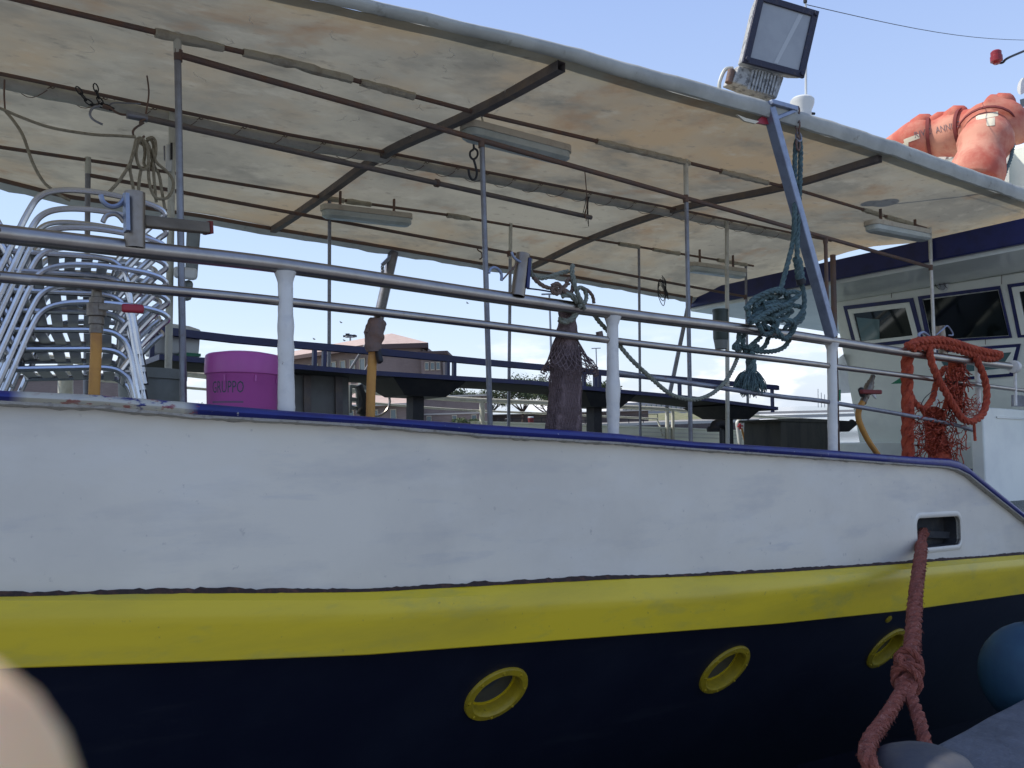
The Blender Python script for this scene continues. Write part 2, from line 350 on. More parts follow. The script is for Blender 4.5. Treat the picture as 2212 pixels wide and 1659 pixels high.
M['greywall'] = pmat('grey building', (.33, .33, .33), .9)
M['leafd'] = pmat('pine foliage', (.045, .065, .026), .85, layers=[((.075, .095, .038), .8, .42, .62, .9), ((.028, .04, .018), 1.5, .5, .7, .8)])
M['leafl'] = pmat('shrub foliage', (.10, .13, .05), .85, layers=[((.06, .085, .03), 1.2, .42, .62, .9)])
M['bark'] = pmat('pine bark', (.07, .05, .04), .95, bump=.5, bscale=8)
M['mastm'] = pmat('grey mast', (.25, .26, .28), .5, .4)
M['bird'] = pmat('grey bird', (.12, .12, .13), .9)
def fabric(light=False):
    m = bpy.data.materials.new('hem fabric' if light else 'stained awning fabric'); m.use_nodes = True; t = m.node_tree; N = t.nodes; k = t.links.new
    N.clear(); co = N.new('ShaderNodeTexCoord')
    def nz_(sc, lo, hi, stretch=(1, 1, 1), det=6):
        mpn = N.new('ShaderNodeMapping'); mpn.inputs['Scale'].default_value = stretch; mpn.inputs['Location'].default_value = (sc, sc*2, 0)
        n = N.new('ShaderNodeTexNoise'); n.inputs['Scale'].default_value = sc; n.inputs['Detail'].default_value = det; n.inputs['Roughness'].default_value = .6
        r = N.new('ShaderNodeMapRange'); r.inputs['From Min'].default_value = lo; r.inputs['From Max'].default_value = hi
        k(co.outputs['Object'], mpn.inputs[0]); k(mpn.outputs[0], n.inputs['Vector']); k(n.outputs[0], r.inputs['Value']); return r.outputs[0]
    def mix(a, col, fac):
        x = N.new('ShaderNodeMix'); x.data_type = 'RGBA'; x.inputs[7].default_value = (*col, 1); k(fac, x.inputs[0])
        if isinstance(a, tuple): x.inputs[6].default_value = (*a, 1)
        else: k(a, x.inputs[6])
        return x.outputs[2]
    c = mix((.40, .375, .29), (.275, .265, .215), nz_(1.1, .40, .64))
    c = mix(c, (.41, .315, .195), nz_(.75, .46, .70))
    c = mix(c, (.205, .20, .165), nz_(2.8, .52, .76, (.7, 1, 1)))
    c = mix(c, (.44, .415, .33), nz_(5.5, .56, .80, (.7, 1, 1)))
    c = mix(c, (.19, .18, .145), nz_(15, .60, .80, (.6, 1, 1)))
    c = mix(c, (.31, .20, .115), nz_(1.9, .58, .80))
    if light: c = mix(mix((.52, .53, .49), (.40, .41, .38), nz_(3.5, .42, .66)), (.24, .23, .19), nz_(11, .62, .76))
    d = N.new('ShaderNodeBsdfDiffuse'); tr = N.new('ShaderNodeBsdfTranslucent'); s = N.new('ShaderNodeMixShader'); s.inputs[0].default_value = .30
    b = N.new('ShaderNodeBump'); b.inputs['Strength'].default_value = .35; b.inputs['Distance'].default_value = .02
    k(nz_(7, 0, 1), b.inputs['Height']); k(b.outputs[0], d.inputs['Normal'])
    k(c, d.inputs[0]); k(c, tr.inputs[0]); k(d.outputs[0], s.inputs[1]); k(tr.outputs[0], s.inputs[2])
    k(s.outputs[0], N.new('ShaderNodeOutputMaterial').inputs[0]); return m
M['fabric'] = fabric()
M['hem'] = fabric(True)
M['thread'] = pmat('loose white thread', (.75, .72, .62), .9)
#PART2
# ------------------------------------------------------------------ the boat: hull
boat = thing('boat', 'long white, yellow and navy passenger boat moored alongside the quay under a fabric canopy', 'boat')
YH = 3.0
GT = zcurve([(0, 843), (215, 853), (400, 868), (620, 887), (900, 907), (1340, 937), (1504, 954), (1779, 971), (1978, 987), (2052, 991), (2072, 996), (2086, 1003), (2125, 1035), (2173, 1074), (2212, 1106), (2300, 1178), (2400, 1190)], 2.95)
GB = zcurve([(0, 870), (230, 882), (407, 899), (630, 911), (796, 920), (1060, 942), (1340, 958), (1504, 971), (1792, 991), (1978, 1005), (2050, 1010), (2072, 1015), (2096, 1027), (2144, 1066), (2212, 1120), (2300, 1192), (2400, 1204)], 2.95)
SE = zcurve([(0, 1283), (288, 1277), (796, 1273), (1000, 1262), (1300, 1247), (1504, 1240), (1696, 1231), (1952, 1214), (2212, 1195)], 2.99)
CR = zcurve([(0, 1334), (796, 1325), (1504, 1290), (1840, 1258), (2212, 1222)], 2.90)
YB = zcurve([(65, 1443), (360, 1433), (796, 1415), (1681, 1348), (1958, 1319), (2212, 1283)], 2.92)
X0, X1 = -5.0, 11.0
def xs_(extra, step=.12):
    xs = {round(X0 + i*step, 4) for i in range(int((X1-X0)/step)+1)} | {round(a, 4) for a, b in extra if X0 < a < X1} | {X1}
    return sorted(xs)
def jz(x, s=0, a=.004): return a*noise.noise(V((x*9, s, 0))) + a*.7*noise.noise(V((x*31, s, 3)))
def cut_plate(outer, holes, name, mat, parent, thick):
    bm = bmesh.new(); es = []
    for loop in [outer]+holes:
        vs = [bm.verts.new(p) for p in loop]
        es += [bm.edges.new((vs[i], vs[(i+1) % len(vs)])) for i in range(len(vs))]
    bmesh.ops.triangle_fill(bm, edges=es, use_beauty=True, use_dissolve=False)
    bm.normal_update()
    for f in bm.faces:
        if f.normal.y > 0: f.normal_flip()
    me = bpy.data.meshes.new(name); bm.to_mesh(me); bm.free(); me.materials.append(mat)
    o = bpy.data.objects.new(name, me); COL.objects.link(o); o.parent = parent; o['_o'] = (0, 0, 0)
    s = o.modifiers.new('plate', 'SOLIDIFY'); s.thickness = thick; s.offset = -1
    return o
# hawse hole in the white side
hx = [PY(a, b, YH) for a, b in ((1981, 1118), (2075, 1116), (2075, 1178), (1981, 1184))]
hc = sum(hx, V())/4; hw = abs(hx[1].x-hx[0].x)/2; hh = abs(hx[0].z-hx[3].z)/2; hsl = (hx[1].z-hx[0].z)/(hx[1].x-hx[0].x)*.5
def rrect(c, w, h, r, y, n=6, grow=0, sl=hsl):
    out = []; w += grow; h += grow; r += grow
    for cx, cz, a0 in ((w-r, h-r, 0), (-w+r, h-r, 90), (-w+r, -h+r, 180), (w-r, -h+r, 270)):
        for k in range(n+1):
            a = rad(a0 + 90*k/n); dx = cx + r*math.cos(a); out.append(V((c.x+dx, y, c.z + cz + r*math.sin(a) + sl*dx)))
    return out
xs = xs_(GT+GB)
outer = [V((x, YH, interp(GB, x)+.004)) for x in xs] + [V((x, YH, interp(SE, x))) for x in reversed(xs)]
cut_plate(outer, [rrect(hc, hw, hh, .055, YH)], 'hull_side', M['white_hull'], boat, .03)
m = MB(); prof = [(.040, .0), (.028, -.005), (.008, -.006), (-.0, .0), (.0, .010)]
m.grid([rrect(hc, hw, hh, .055, YH+y, grow=g) for g, y in prof], closed=True)
hz = m.build('hawse_hole', M['white_hull'], boat)
m = MB(); m.grid([rrect(hc, hw, hh, .055, YH+y_) for y_ in (.010, .06, .125)], closed=True); m.bar(hc+V((-hw*.5, .10, -hh*.1)), hc+V((hw*.95, .09, -hh*.45)), .03, .05)
m.prism(rrect(hc, hw, hh, .055, YH+.125), (0, .008, 0)); m.build('hole_liner', pmat('shade dark hole liner', (.022, .024, .027), .8, layers=[((.05, .045, .04), 12, .45, .65, .8)], bump=.4, bscale=40), hz)  # near-black colour stands in for the shade inside the hole
# the yellow strake
rows = [[V((x, y, f(x))) for x in xs] for y, f in (
    (2.998, lambda x: interp(SE, x)+jz(x, 9, .003)), (2.984, lambda x: interp(SE, x)-.006+jz(x, 5, .003)), (2.935, lambda x: interp(CR, x)+.045), (2.918, lambda x: interp(CR, x)+.012), (2.913, lambda x: interp(CR, x)-.01),
    (2.915, lambda x: interp(CR, x)-.04), (2.92, lambda x: interp(YB, x)+.004), (2.924, lambda x: interp(YB, x)), (3.05, lambda x: interp(YB, x)+.01))]
MB().grid(rows).build('rubbing_strake', M['yellow'], boat, smooth=25)
# dirty seam between white and yellow
xf = [X0+.02*i for i in range(int((X1-X0)/.02))]
def seamw(x): return max(.0012, .005 + .011*noise.noise(V((x*1.7, 2, 0))) + .009*noise.noise(V((x*9, 1, 0))) + .006*noise.noise(V((x*40, 1, 5))))
MB().grid([[V((x, 2.9965, interp(SE, x)+seamw(x)+jz(x, 4, .003))) for x in xf], [V((x, 2.982, interp(SE, x)-.002)) for x in xf], [V((x, 2.977, interp(SE, x)-.008-.3*seamw(x))) for x in xf]]).build('seam_line', M['seam'], boat)
# navy lower hull, flared inwards, with three portholes
TF = math.tan(rad(34)); _a, _b = interp(YB, .4), interp(YB, 7); ZR = [(X0, _a + (_b-_a)*(X0-.4)/6.6), (X1, _a + (_b-_a)*(X1-.4)/6.6)]
def zr(x): return interp(ZR, x)
sl = (ZR[1][1]-ZR[0][1])/(X1-X0); hp0 = V((0, 2.955, zr(0))); hn = V((1, 0, sl)).cross(V((0, TF, -1))).normalized()
if hn.y > 0: hn = -hn
hd = V((0, TF, -1)).normalized()
holes = []; ph = [(1072, 1498, .165), (1565, 1446, .185), (1914, 1400, .185)]
e1 = V((1, 0, sl)).normalized(); e2 = hn.cross(e1)
for px, py, r in ph:
    c = PP(px, py, hp0, hn); holes.append((c, r))
outer = [V((X0, hp0.y, zr(X0)+.03)) - V((0, TF*.03, 0)), V((X1, hp0.y, zr(X1)+.03)) - V((0, TF*.03, 0)), V((X1, 2.955+TF*1.35, zr(X1)-1.35)), V((X0, 2.955+TF*1.35, zr(X0)-1.35))]
cut_plate(outer, [[c + (e1*math.cos(2*math.pi*k/36) + e2*math.sin(2*math.pi*k/36))*r*.80 for k in range(36)] for c, r in holes], 'hull_bottom', M['navy'], boat, .02)
MB().grid([[V((x, 2.955+TF*1.345+k*.12, zr(x)-1.345-k)) for x in (X0, 3, X1)] for k in (0, .7, 1.4)]).build('hull_keel', M['navy'], boat, smooth=0)
for c, r in holes:
    m = MB(); prof = [(r*.80, -.062), (r*.76, -.062), (r*.74, -.01), (r*.76, .012), (r*.80, .018), (r*.97, .014), (r, .006), (r, -.004), (r*.80, -.004)]
    m.lathe(prof, c, hn, 40, cap=False)
    for k in range(8):
        a = k*math.pi/4+.2; m.lathe([(.008, .01), (.007, .021), (.003, .023)], c + (e1*math.cos(a)+e2*math.sin(a))*r*.885, hn, 8)
    p = m.build('porthole', pmat('porthole yellow', (.42, .30, .012), .5, layers=[((.30, .22, .02), 16, .45, .7, .8), ((.1, .07, .03), 36, .64, .76, .8)], bump=.35, bscale=50) if c is holes[0][0] else bpy.data.materials['porthole yellow'], boat)
    m = MB(); m.lathe([(r*.765, -.060), (r*.765, -.055)], c, hn, 32); m.build('glass', M['portglass'], p)
    m = MB(); m.lathe([(r*.76, -.055), (r*.76, -.049), (r*.70, -.049), (r*.70, -.055)], c, hn, 32, cap=False); m.build('glass_ring', M['yellow'], p)
s_ = PP(1919, 1337, hp0, hn); MB().lathe([(.03, -.002), (.028, .008), (.012, .012)], s_, hn, 14).build('stud', bpy.data.materials['porthole yellow'], boat)
# blue gunwale cap
def gz(x): return interp(GT, x)
def gb(x): return interp(GB, x)
rows = [[V((x, y, f(x))) for x in xs] for y, f in ((3.0, lambda x: gb(x)+.004), (2.956, lambda x: gb(x)+.004), (2.944, lambda x: gb(x)+.014), (2.940, lambda x: .5*(gz(x)+gb(x))), (2.945, lambda x: gz(x)-.012), (2.958, lambda x: gz(x)-.001), (2.975, lambda x: gz(x)+.001), (3.13, lambda x: gz(x)+.004), (3.14, lambda x: gz(x)-.01), (3.14, lambda x: gz(x)-.06), (3.08, lambda x: gz(x)-.06))]
MB().grid(rows).build('gunwale', M['blue'], boat, smooth=35)
MB().grid([[V((x, 2.952, gb(x)+.008)) for x in xf], [V((x, 2.956, gb(x)-.002+jz(x, 7, .004))) for x in xf], [V((x, 2.9975, gb(x)-.006-.008*abs(noise.noise(V((x*14, 0, 1))))+jz(x, 2, .006))) for x in xf]]).build('caulk_line', M['caulk'], boat)
# inner bulwark and deck
def dz(x): return -.09 - .022*max(0, x)
MB().grid([[V((x, y, f(x))) for x in xs] for y, f in ((3.139, lambda x: gz(x)-.02), (3.136, lambda x: min(dz(x), gz(x)-.05)-.1))]).build('bulwark', M['cabin'], boat)
MB().box((X0, 3.2, -.6), (X1, 6.9, -.42)).build('deck_frame', M['deck'], boat)
MB().grid([[V((x, y, min(dz(x), gz(x)-.1))) for x in xs] for y in (3.07, 5, 6.9)]).build('deck', M['deck'], boat)
MB().grid([[V((x, y, z)) for x in (X0, 3, X1)] for y, z in ((6.95, .1), (6.9, -.6), (6.3, -2.2), (4.1, -2.4))]).build('far_hull', M['navy'], boat)
# ------------------------------------------------------------------ railing
def rail(pts, Y, r, mat, name, par=boat, n=14):
    p = PYs(pts, Y)
    if pts[0][0] < 0: p = [p[0] + (p[0]-p[1]).normalized()*4.2] + p
    p = spline(p, 6); MB().tube(p, r, n).build(name, M[mat], par)
rail([(-260, 474), (0, 505), (300, 539), (619, 575), (1062, 640), (1400, 686), (1681, 720), (1960, 762), (2180, 791)], 3.02, .031, 'steel', 'top_rail')
rail([(-260, 572), (0, 598), (300, 622), (619, 652), (1062, 703), (1400, 745), (1681, 777), (1960, 812), (2300, 855)], 3.03, .0185, 'steel', 'lower_rail')
rail([(1325, 804), (1500, 829), (1681, 856), (1800, 870), (2033, 911), (2100, 929)], 3.03, .0145, 'galv', 'short_rail')
def lump_post(top, bot, r, name='stanchion', mat='whitepost', jit=.16, Y=3.02, lumps=()):
    a, b = PY(*top, Y), PY(*bot, Y); n = 26; path = [a.lerp(b, i/n) for i in range(n+1)]
    rs = [r*(1 + sum(h*math.exp(-((i/n-c)/w_)**2) for c, h, w_ in lumps) + .03*noise.noise(V((i*.7, r*99, 0)))) for i in range(n+1)]
    rs[0] *= 1.5; rs[1] *= 1.2
    MB().tube(path, rs, 18, jit=jit*.35, jf=14).build(name, M[mat], boat)
lump_post((616, 588), (619, 892), .0285, lumps=((.4, .14, .06), (.55, .12, .05), (.85, .16, .12), (.97, .12, .03)))
lump_post((1323, 684), (1325, 944), .030, lumps=((.62, .28, .1), (.8, .15, .05), (.4, .05, .05)))
lump_post((1797, 742), (1799, 975), .031, lumps=((.6, .06, .05), (.78, .1, .02)))
lump_post((2111, 770), (2113, 900), .022, Y=3.1)
MB().tube([V((-1.5, 3.02, gz(-1.5)-.01)), V((-1.5, 3.02, gz(-1.5)+.30)), V((-1.5, 3.02, gz(-1.5)+.56))], [.033, .029, .03], 18, jit=.05, jf=14).build('stanchion', M['whitepost'], boat)
# rail end flange and its post
e = PY(2189, 792, 3.02); d = V((1, .0, -.02))
MB().lathe([(.031, -.02), (.052, -.015), (.055, .0), (.055, .03), (.03, .04)], e, d, 20).build('rail_flange', M['whitepost'], boat)
MB().tube([e + V((.03, 0, -.03)), PY(2194, 876, 3.02)], .013, 10).build('rail_post', M['whitepost'], boat)
# rod holders welded to the top rail
def rod_holder(top, bot, r, Y=3.0):
    a, b = PY(*top, Y), PY(*bot, Y); ax = (a-b).normalized(); h = (a-b).length
    o = MB().lathe([(r*.9, 0), (r, .0), (r, h), (r*.9, h), (r*.88, h*.25)], b, ax, 22, cap=False).build('rod_holder', M['steelb'], boat)
    m = MB(); m.lathe([(r*.88, h*.3), (.001, h*.3)], b, ax, 18, cap=False); m.build('holder_liner', M['black'], o)
    return o
rh1 = rod_holder((291, 416), (291, 536), .034)
rh2 = rod_holder((1130, 549), (1118, 640), .034)
rh3 = rod_holder((2030, 704), (2038, 770), .034, 3.05)
def wire(pts, Y, r, mat, name, par, sp=6, n=8):
    pts = [PY(a, b, Y) for a, b in pts] if not isinstance(pts[0], Vector) else pts
    return MB().tube(spline(pts, sp), r, n).build(name, M[mat], par)
wire([(218, 421), (223, 436), (240, 446), (258, 442), (270, 425), (271, 418)], 2.99, .0085, 'strut', 'holder_hook', rh1)
wire([(222, 480), (230, 466), (246, 462), (258, 468), (268, 480)], 3.0, .0085, 'steel', 'holder_hook', rh1)
MB().bar(PY(272, 420, 2.97), PY(274, 500, 2.97), .012, .05, (0, 1, 0)).build('holder_plate', M['strut'], rh1)
wire([(1105, 544), (1110, 556), (1122, 565), (1132, 566), (1138, 560)], 2.98, .006, 'strut', 'holder_hook', rh2)
wire([(1137, 548), (1110, 577), (1084, 606)], 2.99, .004, 'rusty', 'holder_hook', rh2, 1)
wire([(1083, 606), (1083, 592), (1075, 581), (1066, 578), (1059, 582), (1056, 590)], 2.99, .007, 'strut', 'holder_hook', rh2)
MB().bar(PY(1141, 558, 2.98), PY(1137, 622, 2.98), .016, .03, (0, 1, 0)).build('holder_plate', M['dblue'], rh2)
wire([(2022, 724), (2036, 712), (2046, 704), (2056, 716), (2058, 724), (2050, 724)], 3.0, .006, 'strut', 'holder_hook', rh3)
wire([(2012, 732), (2001, 722), (1994, 718), (1985, 722), (1986, 730)], 3.0, .011, 'strut', 'holder_hook', rh3)
MB().bar(PY(1306-12, 716, 3.03), PY(1298, 736, 3.03), .03, .02, (0, 1, 0)).build('rail_clip', M['rusty'], boat)
# ------------------------------------------------------------------ far side of the boat
YF = 6.6
rail([(-120, 748), (20, 762), (441, 812), (941, 859), (1194, 871), (1443, 884)], YF, .024, 'cream', 'far_rail')
rail([(-120, 790), (67, 807), (255, 825), (700, 862), (973, 884), (1194, 894), (1400, 904), (1420, 909), (1432, 944)], YF+.02, .011, 'cream', 'far_rail')
rail([(1443, 884), (1560, 894), (1740, 906)], YF, .018, 'cream', 'far_rail')
for x, y0, y1, r in ((1041, 862, 912, .026), (1441, 884, 945, .024), (1453, 886, 946, .021), (141, 775, 860, .05), (1579, 893, 960, .012)):
    MB().tube([PY(x, y0, YF), PY(x+1, y1+25, YF)], r, 12).build('far_stanchion', M['cream'], boat)
fb = zcurve([(1031, 909), (1312, 918), (1483, 924), (1600, 929), (1720, 934)], YF)
fx = [fb[0][0] + i*.25 for i in range(20)]
MB().grid([[V((x, y, f(x))) for x in fx] for y, f in ((6.62, lambda x: interp(fb, x)-.5), (6.62, lambda x: interp(fb, x)-.03), (6.60, lambda x: interp(fb, x)-.015), (6.60, lambda x: interp(fb, x)), (6.72, lambda x: interp(fb, x)), (6.72, lambda x: interp(fb, x)-.5))]).build('far_bulwark', M['cabin'], boat, smooth=0)
for k in (1, 2):
    MB().bar(V((fx[9], 6.612, interp(fb, fx[9])-.02-.045*k)), V((fx[-1], 6.612, interp(fb, fx[-1])-.02-.045*k)), .012, .01).build('bulwark_batten', M['plastic'], boat)
# ------------------------------------------------------------------ wheelhouse
XFc = 7.7; ZS = 1.79
far_, near_ = PX(1450, 655, XFc), PX(2212, 497, XFc)
fy = [(far_.y, far_.z), (near_.y, near_.z)]
def fz(y): return interp(sorted(fy), y)
poly = [V((XFc, 6.75, fz(6.75)-.10)), V((XFc, 2.5, fz(2.5)-.115)), V((XFc, 2.5, fz(2.5)+.11)), V((XFc, 6.75, fz(6.75)+.09))]
MB().prism(poly, (.06, 0, 0)).build('fascia', M['dblue'], boat, bevel=.012)
MB().hexa([(XFc+.06, 2.5, ZS-.01), (11.5, 2.5, ZS), (11.5, 6.72, ZS-.02), (XFc+.06, 6.72, ZS-.03), (XFc+.06, 2.5, ZS+.12), (11.5, 2.5, ZS+.12), (11.5, 6.72, ZS+.08), (XFc+.06, 6.72, ZS+.08)]).build('wheelhouse_roof', M['soffit'], boat, bevel=.01)
# raked front
WP = V((8.7, 0, ZS)); wd_ = V((math.sin(rad(14)), 0, -math.cos(rad(14)))); wn_ = V((-math.cos(rad(14)), 0, -math.sin(rad(14))))
def WPt(px, py): return PP(px, py, WP, wn_)
tl = WPt(1802, 648); yl = tl.y
def wpl(y, z): return WP + wd_*((ZS-z)/math.cos(rad(14))) + V((0, y, 0))
zb = -.55
front = [wpl(yl, ZS-.02), wpl(2.75, ZS-.02), wpl(2.75, .12), wpl(yl-.02, .12)]
MB().prism(front, -wn_*.08).build('wheelhouse_front', M['cabin'], boat, bevel=.01)
q0, q1 = wpl(yl-.02, .12), wpl(yl, ZS-.02)
MB().hexa([q0+V((.09, 0, 0)), V((11.5, q0.y, .12)), V((11.5, q0.y+.06, .12)), q0+V((.09, .06, 0)), q1+V((.09, 0, 0)), V((11.5, q1.y, ZS-.02)), V((11.5, q1.y+.06, ZS-.02)), q1+V((.09, .06, 0))]).build('wheelhouse_side', M['cabin'], boat)
lx = PY(1812, 900, 5.2).x
MB().box((wpl(0, .12).x-.14, 3.3, -.7), (11.4, yl+.45, .13)).build('deckhouse_base', M['cabin'], boat, bevel=.015)
bs = wpl(0, .12).x-.145
MB().box((bs-.012, 3.32, -.7), (bs-.003, yl+.4, -.16)).build('base_stripe', M['dblue'], boat)
# windows
def window(outer, inner, glass, gmat, fm='dblue', fm2='cabin', ins=None):
    o, i, g = [[WPt(*p) for p in L_] for L_ in (outer, inner, glass)]
    lift = wn_*.004
    m = MB(); m.frame([p+lift for p in o], [p+lift for p in i], wn_*.014)
    f = m.build('window', M[fm], boat)
    if fm2: MB().frame([p+wn_*.006 for p in i], [p+wn_*.006 for p in g], wn_*.022).build('inner_frame', M[fm2], f, bevel=.004)
    MB().prism([p+wn_*.005 for p in g], wn_*.004).build('pane', M[gmat], f)
    return f
f = window([(1823, 661), (1973, 643), (1997, 737), (1846, 753)], [(1833, 668), (1966, 652), (1987, 730), (1853, 745)], [(1845, 677), (1958, 664), (1974, 724), (1860, 737)], 'glass')
MB().prism([WPt(a, b)+wn_*.0105 for a, b in ((1851, 685), (1901, 690), (1901, 732), (1862, 736))], wn_*.002).build('painted_reflection', M['glass2'], f)  # paler teal patch: a reflection painted onto the pane
window([(1984, 640), (2161, 617), (2187, 729), (2004, 741)], [(1993, 646), (2158, 625), (2181, 725), (2012, 735)], [(1995, 648), (2156, 627), (2179, 724), (2014, 734)], 'glass', fm2=None)
window([(2177, 614), (2330, 594), (2350, 716), (2200, 729)], [(2187, 620), (2325, 602), (2343, 711), (2208, 723)], [(2203, 630), (2316, 614), (2330, 704), (2220, 714)], 'glass')
window([(2005, 757), (2206, 742), (2190, 812), (2032, 824)], [(2014, 763), (2197, 749), (2182, 806), (2038, 817)], [(2030, 772), (2187, 760), (2163, 796), (2048, 806)], 'glass2')
for a, b, c, d in ((1926, 623, 1926, 643), (2164, 594, 2164, 614), (2129, 731, 2129, 744)):
    MB().bar(WPt(a, b)+wn_*.004, WPt(c, d)+wn_*.004, .004, .004, (1, 0, 0)).build('rust_streak', M['rusty'], boat)
# caged bulkhead lamp
c = WPt(2038, 613); m = MB(); m.lathe([(.085, 0), (.085, .02), (.07, .03)], c, wn_, 20, sy=.62); bl = m.build('bulkhead_lamp', M['plastic'], boat)
m = MB(); m.lathe([(.066, .028), (.06, .055), (.03, .07), (.004, .072)], c, wn_, 18, sy=.62); m.build('lamp_glass', M['lens'], bl)
u_ = V((0, 1, 0)); m = MB()
for k in (-.04, 0, .04):
    m.tube(spline([c + u_*k + wd_*(-.05) + wn_*.02, c + u_*k*1.1 + wn_*.085, c + u_*k + wd_*.05 + wn_*.02], 5), .003, 6)
m.tube(spline([c - u_*.08 + wn_*.02, c - u_*.05 + wn_*.07, c + wn_*.087, c + u_*.05 + wn_*.07, c + u_*.08 + wn_*.02], 4), .003, 6)
m.build('lamp_cage', M['black'], bl)
# sunlit far wing, sill trims, small sign plates
MB().hexa([PY(1803, 850, 5.9), PY(1852, 848, 5.3), PY(1852, 848, 5.4), PY(1803, 850, 6.0), PY(1806, 778, 5.9), PY(1822, 765, 5.3), PY(1822, 765, 5.4), PY(1806, 778, 6.0)]).build('side_wing', M['plastic'], boat)
MB().prism([V((bs-.006, p.y, p.z)) for p in (PX(1801, 843, bs), PX(1817, 842, bs), PX(1817, 866, bs), PX(1801, 867, bs))], (-.004, 0, 0)).build('safety_sign', M['green'], boat)
sg = bpy.data.objects['safety_sign']
MB().prism([V((bs-.0105, p.y, p.z)) for p in (PX(1803, 861, bs), PX(1809, 858, bs), PX(1812, 862, bs), PX(1806, 865, bs))], (-.001, 0, 0)).build('arrow', M['plastic'], sg)
MB().prism([WPt(a, b)+wn_*.003 for a, b in ((1925, 829), (1947, 815), (1955, 818), (1952, 828))], wn_*.002).build('round_decal', M['green'], boat)
# small black cleat lamp on the deckhouse base and grooves
cz = PX(1842, 912, bs); MB().lathe([(.03, 0), (.034, .03), (.02, .045)], cz, (-1, 0, 0), 14).build('deck_socket', M['black'], boat)
# near side panel beside the wheelhouse, with its coaming
sx = PY(2125, 940, 3.2).x; zt = PY(2125, 879, 3.2).z
MB().box((sx, 3.2, -.9), (11.4, 3.31, zt)).build('side_panel', M['cabin'], boat, bevel=.012)
MB().box((sx+.25, 3.188, zt-.09), (11.4, 3.197, zt-.075)).build('panel_trim', M['soffit'], boat)
MB().prism([PY(a, b, 3.24)+V((0, 0, 0)) for a, b in ((2187, 853), (2224, 855), (2224, 878), (2187, 878))], (0, .01, 0)).build('worn_plate', M['galv'], boat)
# ------------------------------------------------------------------ canopy
can = thing('canopy', 'stained off white fabric canopy on pipe posts stretched over the boat deck', 'canopy')
ZN = zcurve([(680, 0), (790, 25), (1000, 75), (1224, 128), (1342, 166), (1500, 211), (1653, 255), (1825, 306), (1921, 336), (2069, 388), (2212, 436)], 2.95)
ZA = zcurve([(101, 0), (385, 68), (623, 123), (1024, 232), (1482, 342), (1733, 406), (2010, 490)], 3.7)
ZB = zcurve([(0, 153), (619, 285), (820, 322), (1420, 440), (1710, 500)], 4.72)
ZC = zcurve([(0, 308), (370, 364), (671, 415), (979, 459), (1141, 487), (1508, 549)], 5.65)
ZF = zcurve([(0, 384), (140, 420), (430, 462), (585, 490), (840, 532), (1070, 572), (1230, 594), (1450, 634)], 6.58)
YK = (2.95, 3.7, 4.72, 5.65, 6.58)
def roof(x, y):
    xx = max(x, .35); zk = [interp(T, xx) for T in (ZN, ZA, ZB, ZC, ZF)]
    if x < .35: zk = [z + (x-.35)*.04 for z in zk]
    pts = [(YK[i], zk[i]) for i in range(5)]
    for i in range(4):
        if y <= YK[i+1] or i == 3:
            t = (y-YK[i])/(YK[i+1]-YK[i]); p = [zk[max(i-1, 0)], zk[i], zk[i+1], zk[min(i+2, 4)]]
            return .5*((2*p[1]) + (p[2]-p[0])*t + (2*p[0]-5*p[1]+4*p[2]-p[3])*t*t + (3*p[1]-p[0]-3*p[2]+p[3])*t**3)
xr = [-2.5 + .1*i for i in range(110)]
def hemh(x): return interp([(1, .045), (2, .05), (3.4, .09), (5, .11), (7.3, .12)], max(1, x))
def rip(x, s): return .003*noise.noise(V((x*23, s, 4))) + .010*noise.noise(V((x*3.1, s, 0))) + .006*noise.noise(V((x*9, s, 2)))
ys = [2.95 + (6.58-2.95)*i/36 for i in range(37)]
rows = [[V((x, y, roof(x, y) + .012*noise.noise(V((x*1.3, y*1.3, 0))) + .004*noise.noise(V((x*5, y*5, 1))))) for x in xr] for y in ys]
m = MB(); m.grid(rows)
th = random.Random(3)
for k in range(34):                                             # frayed white threads hanging from the fabric
    x = th.uniform(.55, 2.6); y = th.uniform(2.98, 4.3); a = th.uniform(.9, 1.5); L_ = th.uniform(.05, .16); p = []
    for i in range(6): p.append(V((x, y, roof(x, y)-.018))); x += math.cos(a)*L_/5; y += math.sin(a)*L_/5*.9; a += th.uniform(-.8, .8)
    m.tube(p, .0011, 4, m=1)
fab = m.build('canopy_fabric', [M['fabric'], M['thread']], can, smooth=60)
def hrow(y, f): return [V((x, y + rip(x, y)*.8, f(x) + rip(x, y+9))) for x in xr]
rows = [hrow(y, f) for y, f in ((2.955, lambda x: roof(x, 2.955)), (2.925, lambda x: roof(x, 2.95)-.004), (2.905, lambda x: roof(x, 2.95)+.25*hemh(x)), (2.903, lambda x: roof(x, 2.95)+.6*hemh(x)), (2.92, lambda x: roof(x, 2.95)+.9*hemh(x)), (2.96, lambda x: roof(x, 2.95)+hemh(x)), (3.06, lambda x: roof(x, 3.06)+.05))]
MB().grid(rows).build('canopy_hem', M['hem'], can, smooth=60)
rows = [hrow(y, f) for y, f in ((6.56, lambda x: roof(x, 6.56)-.005), (6.62, lambda x: roof(x, 6.58)-.05+rip(x, 3)*1.5), (6.65, lambda x: roof(x, 6.58)-.055+rip(x, 3)*1.5), (6.67, lambda x: roof(x, 6.58)+.02), (6.6, lambda x: roof(x, 6.58)+.07))]
MB().grid(rows).build('canopy_hem', M['hem'], can, smooth=60)
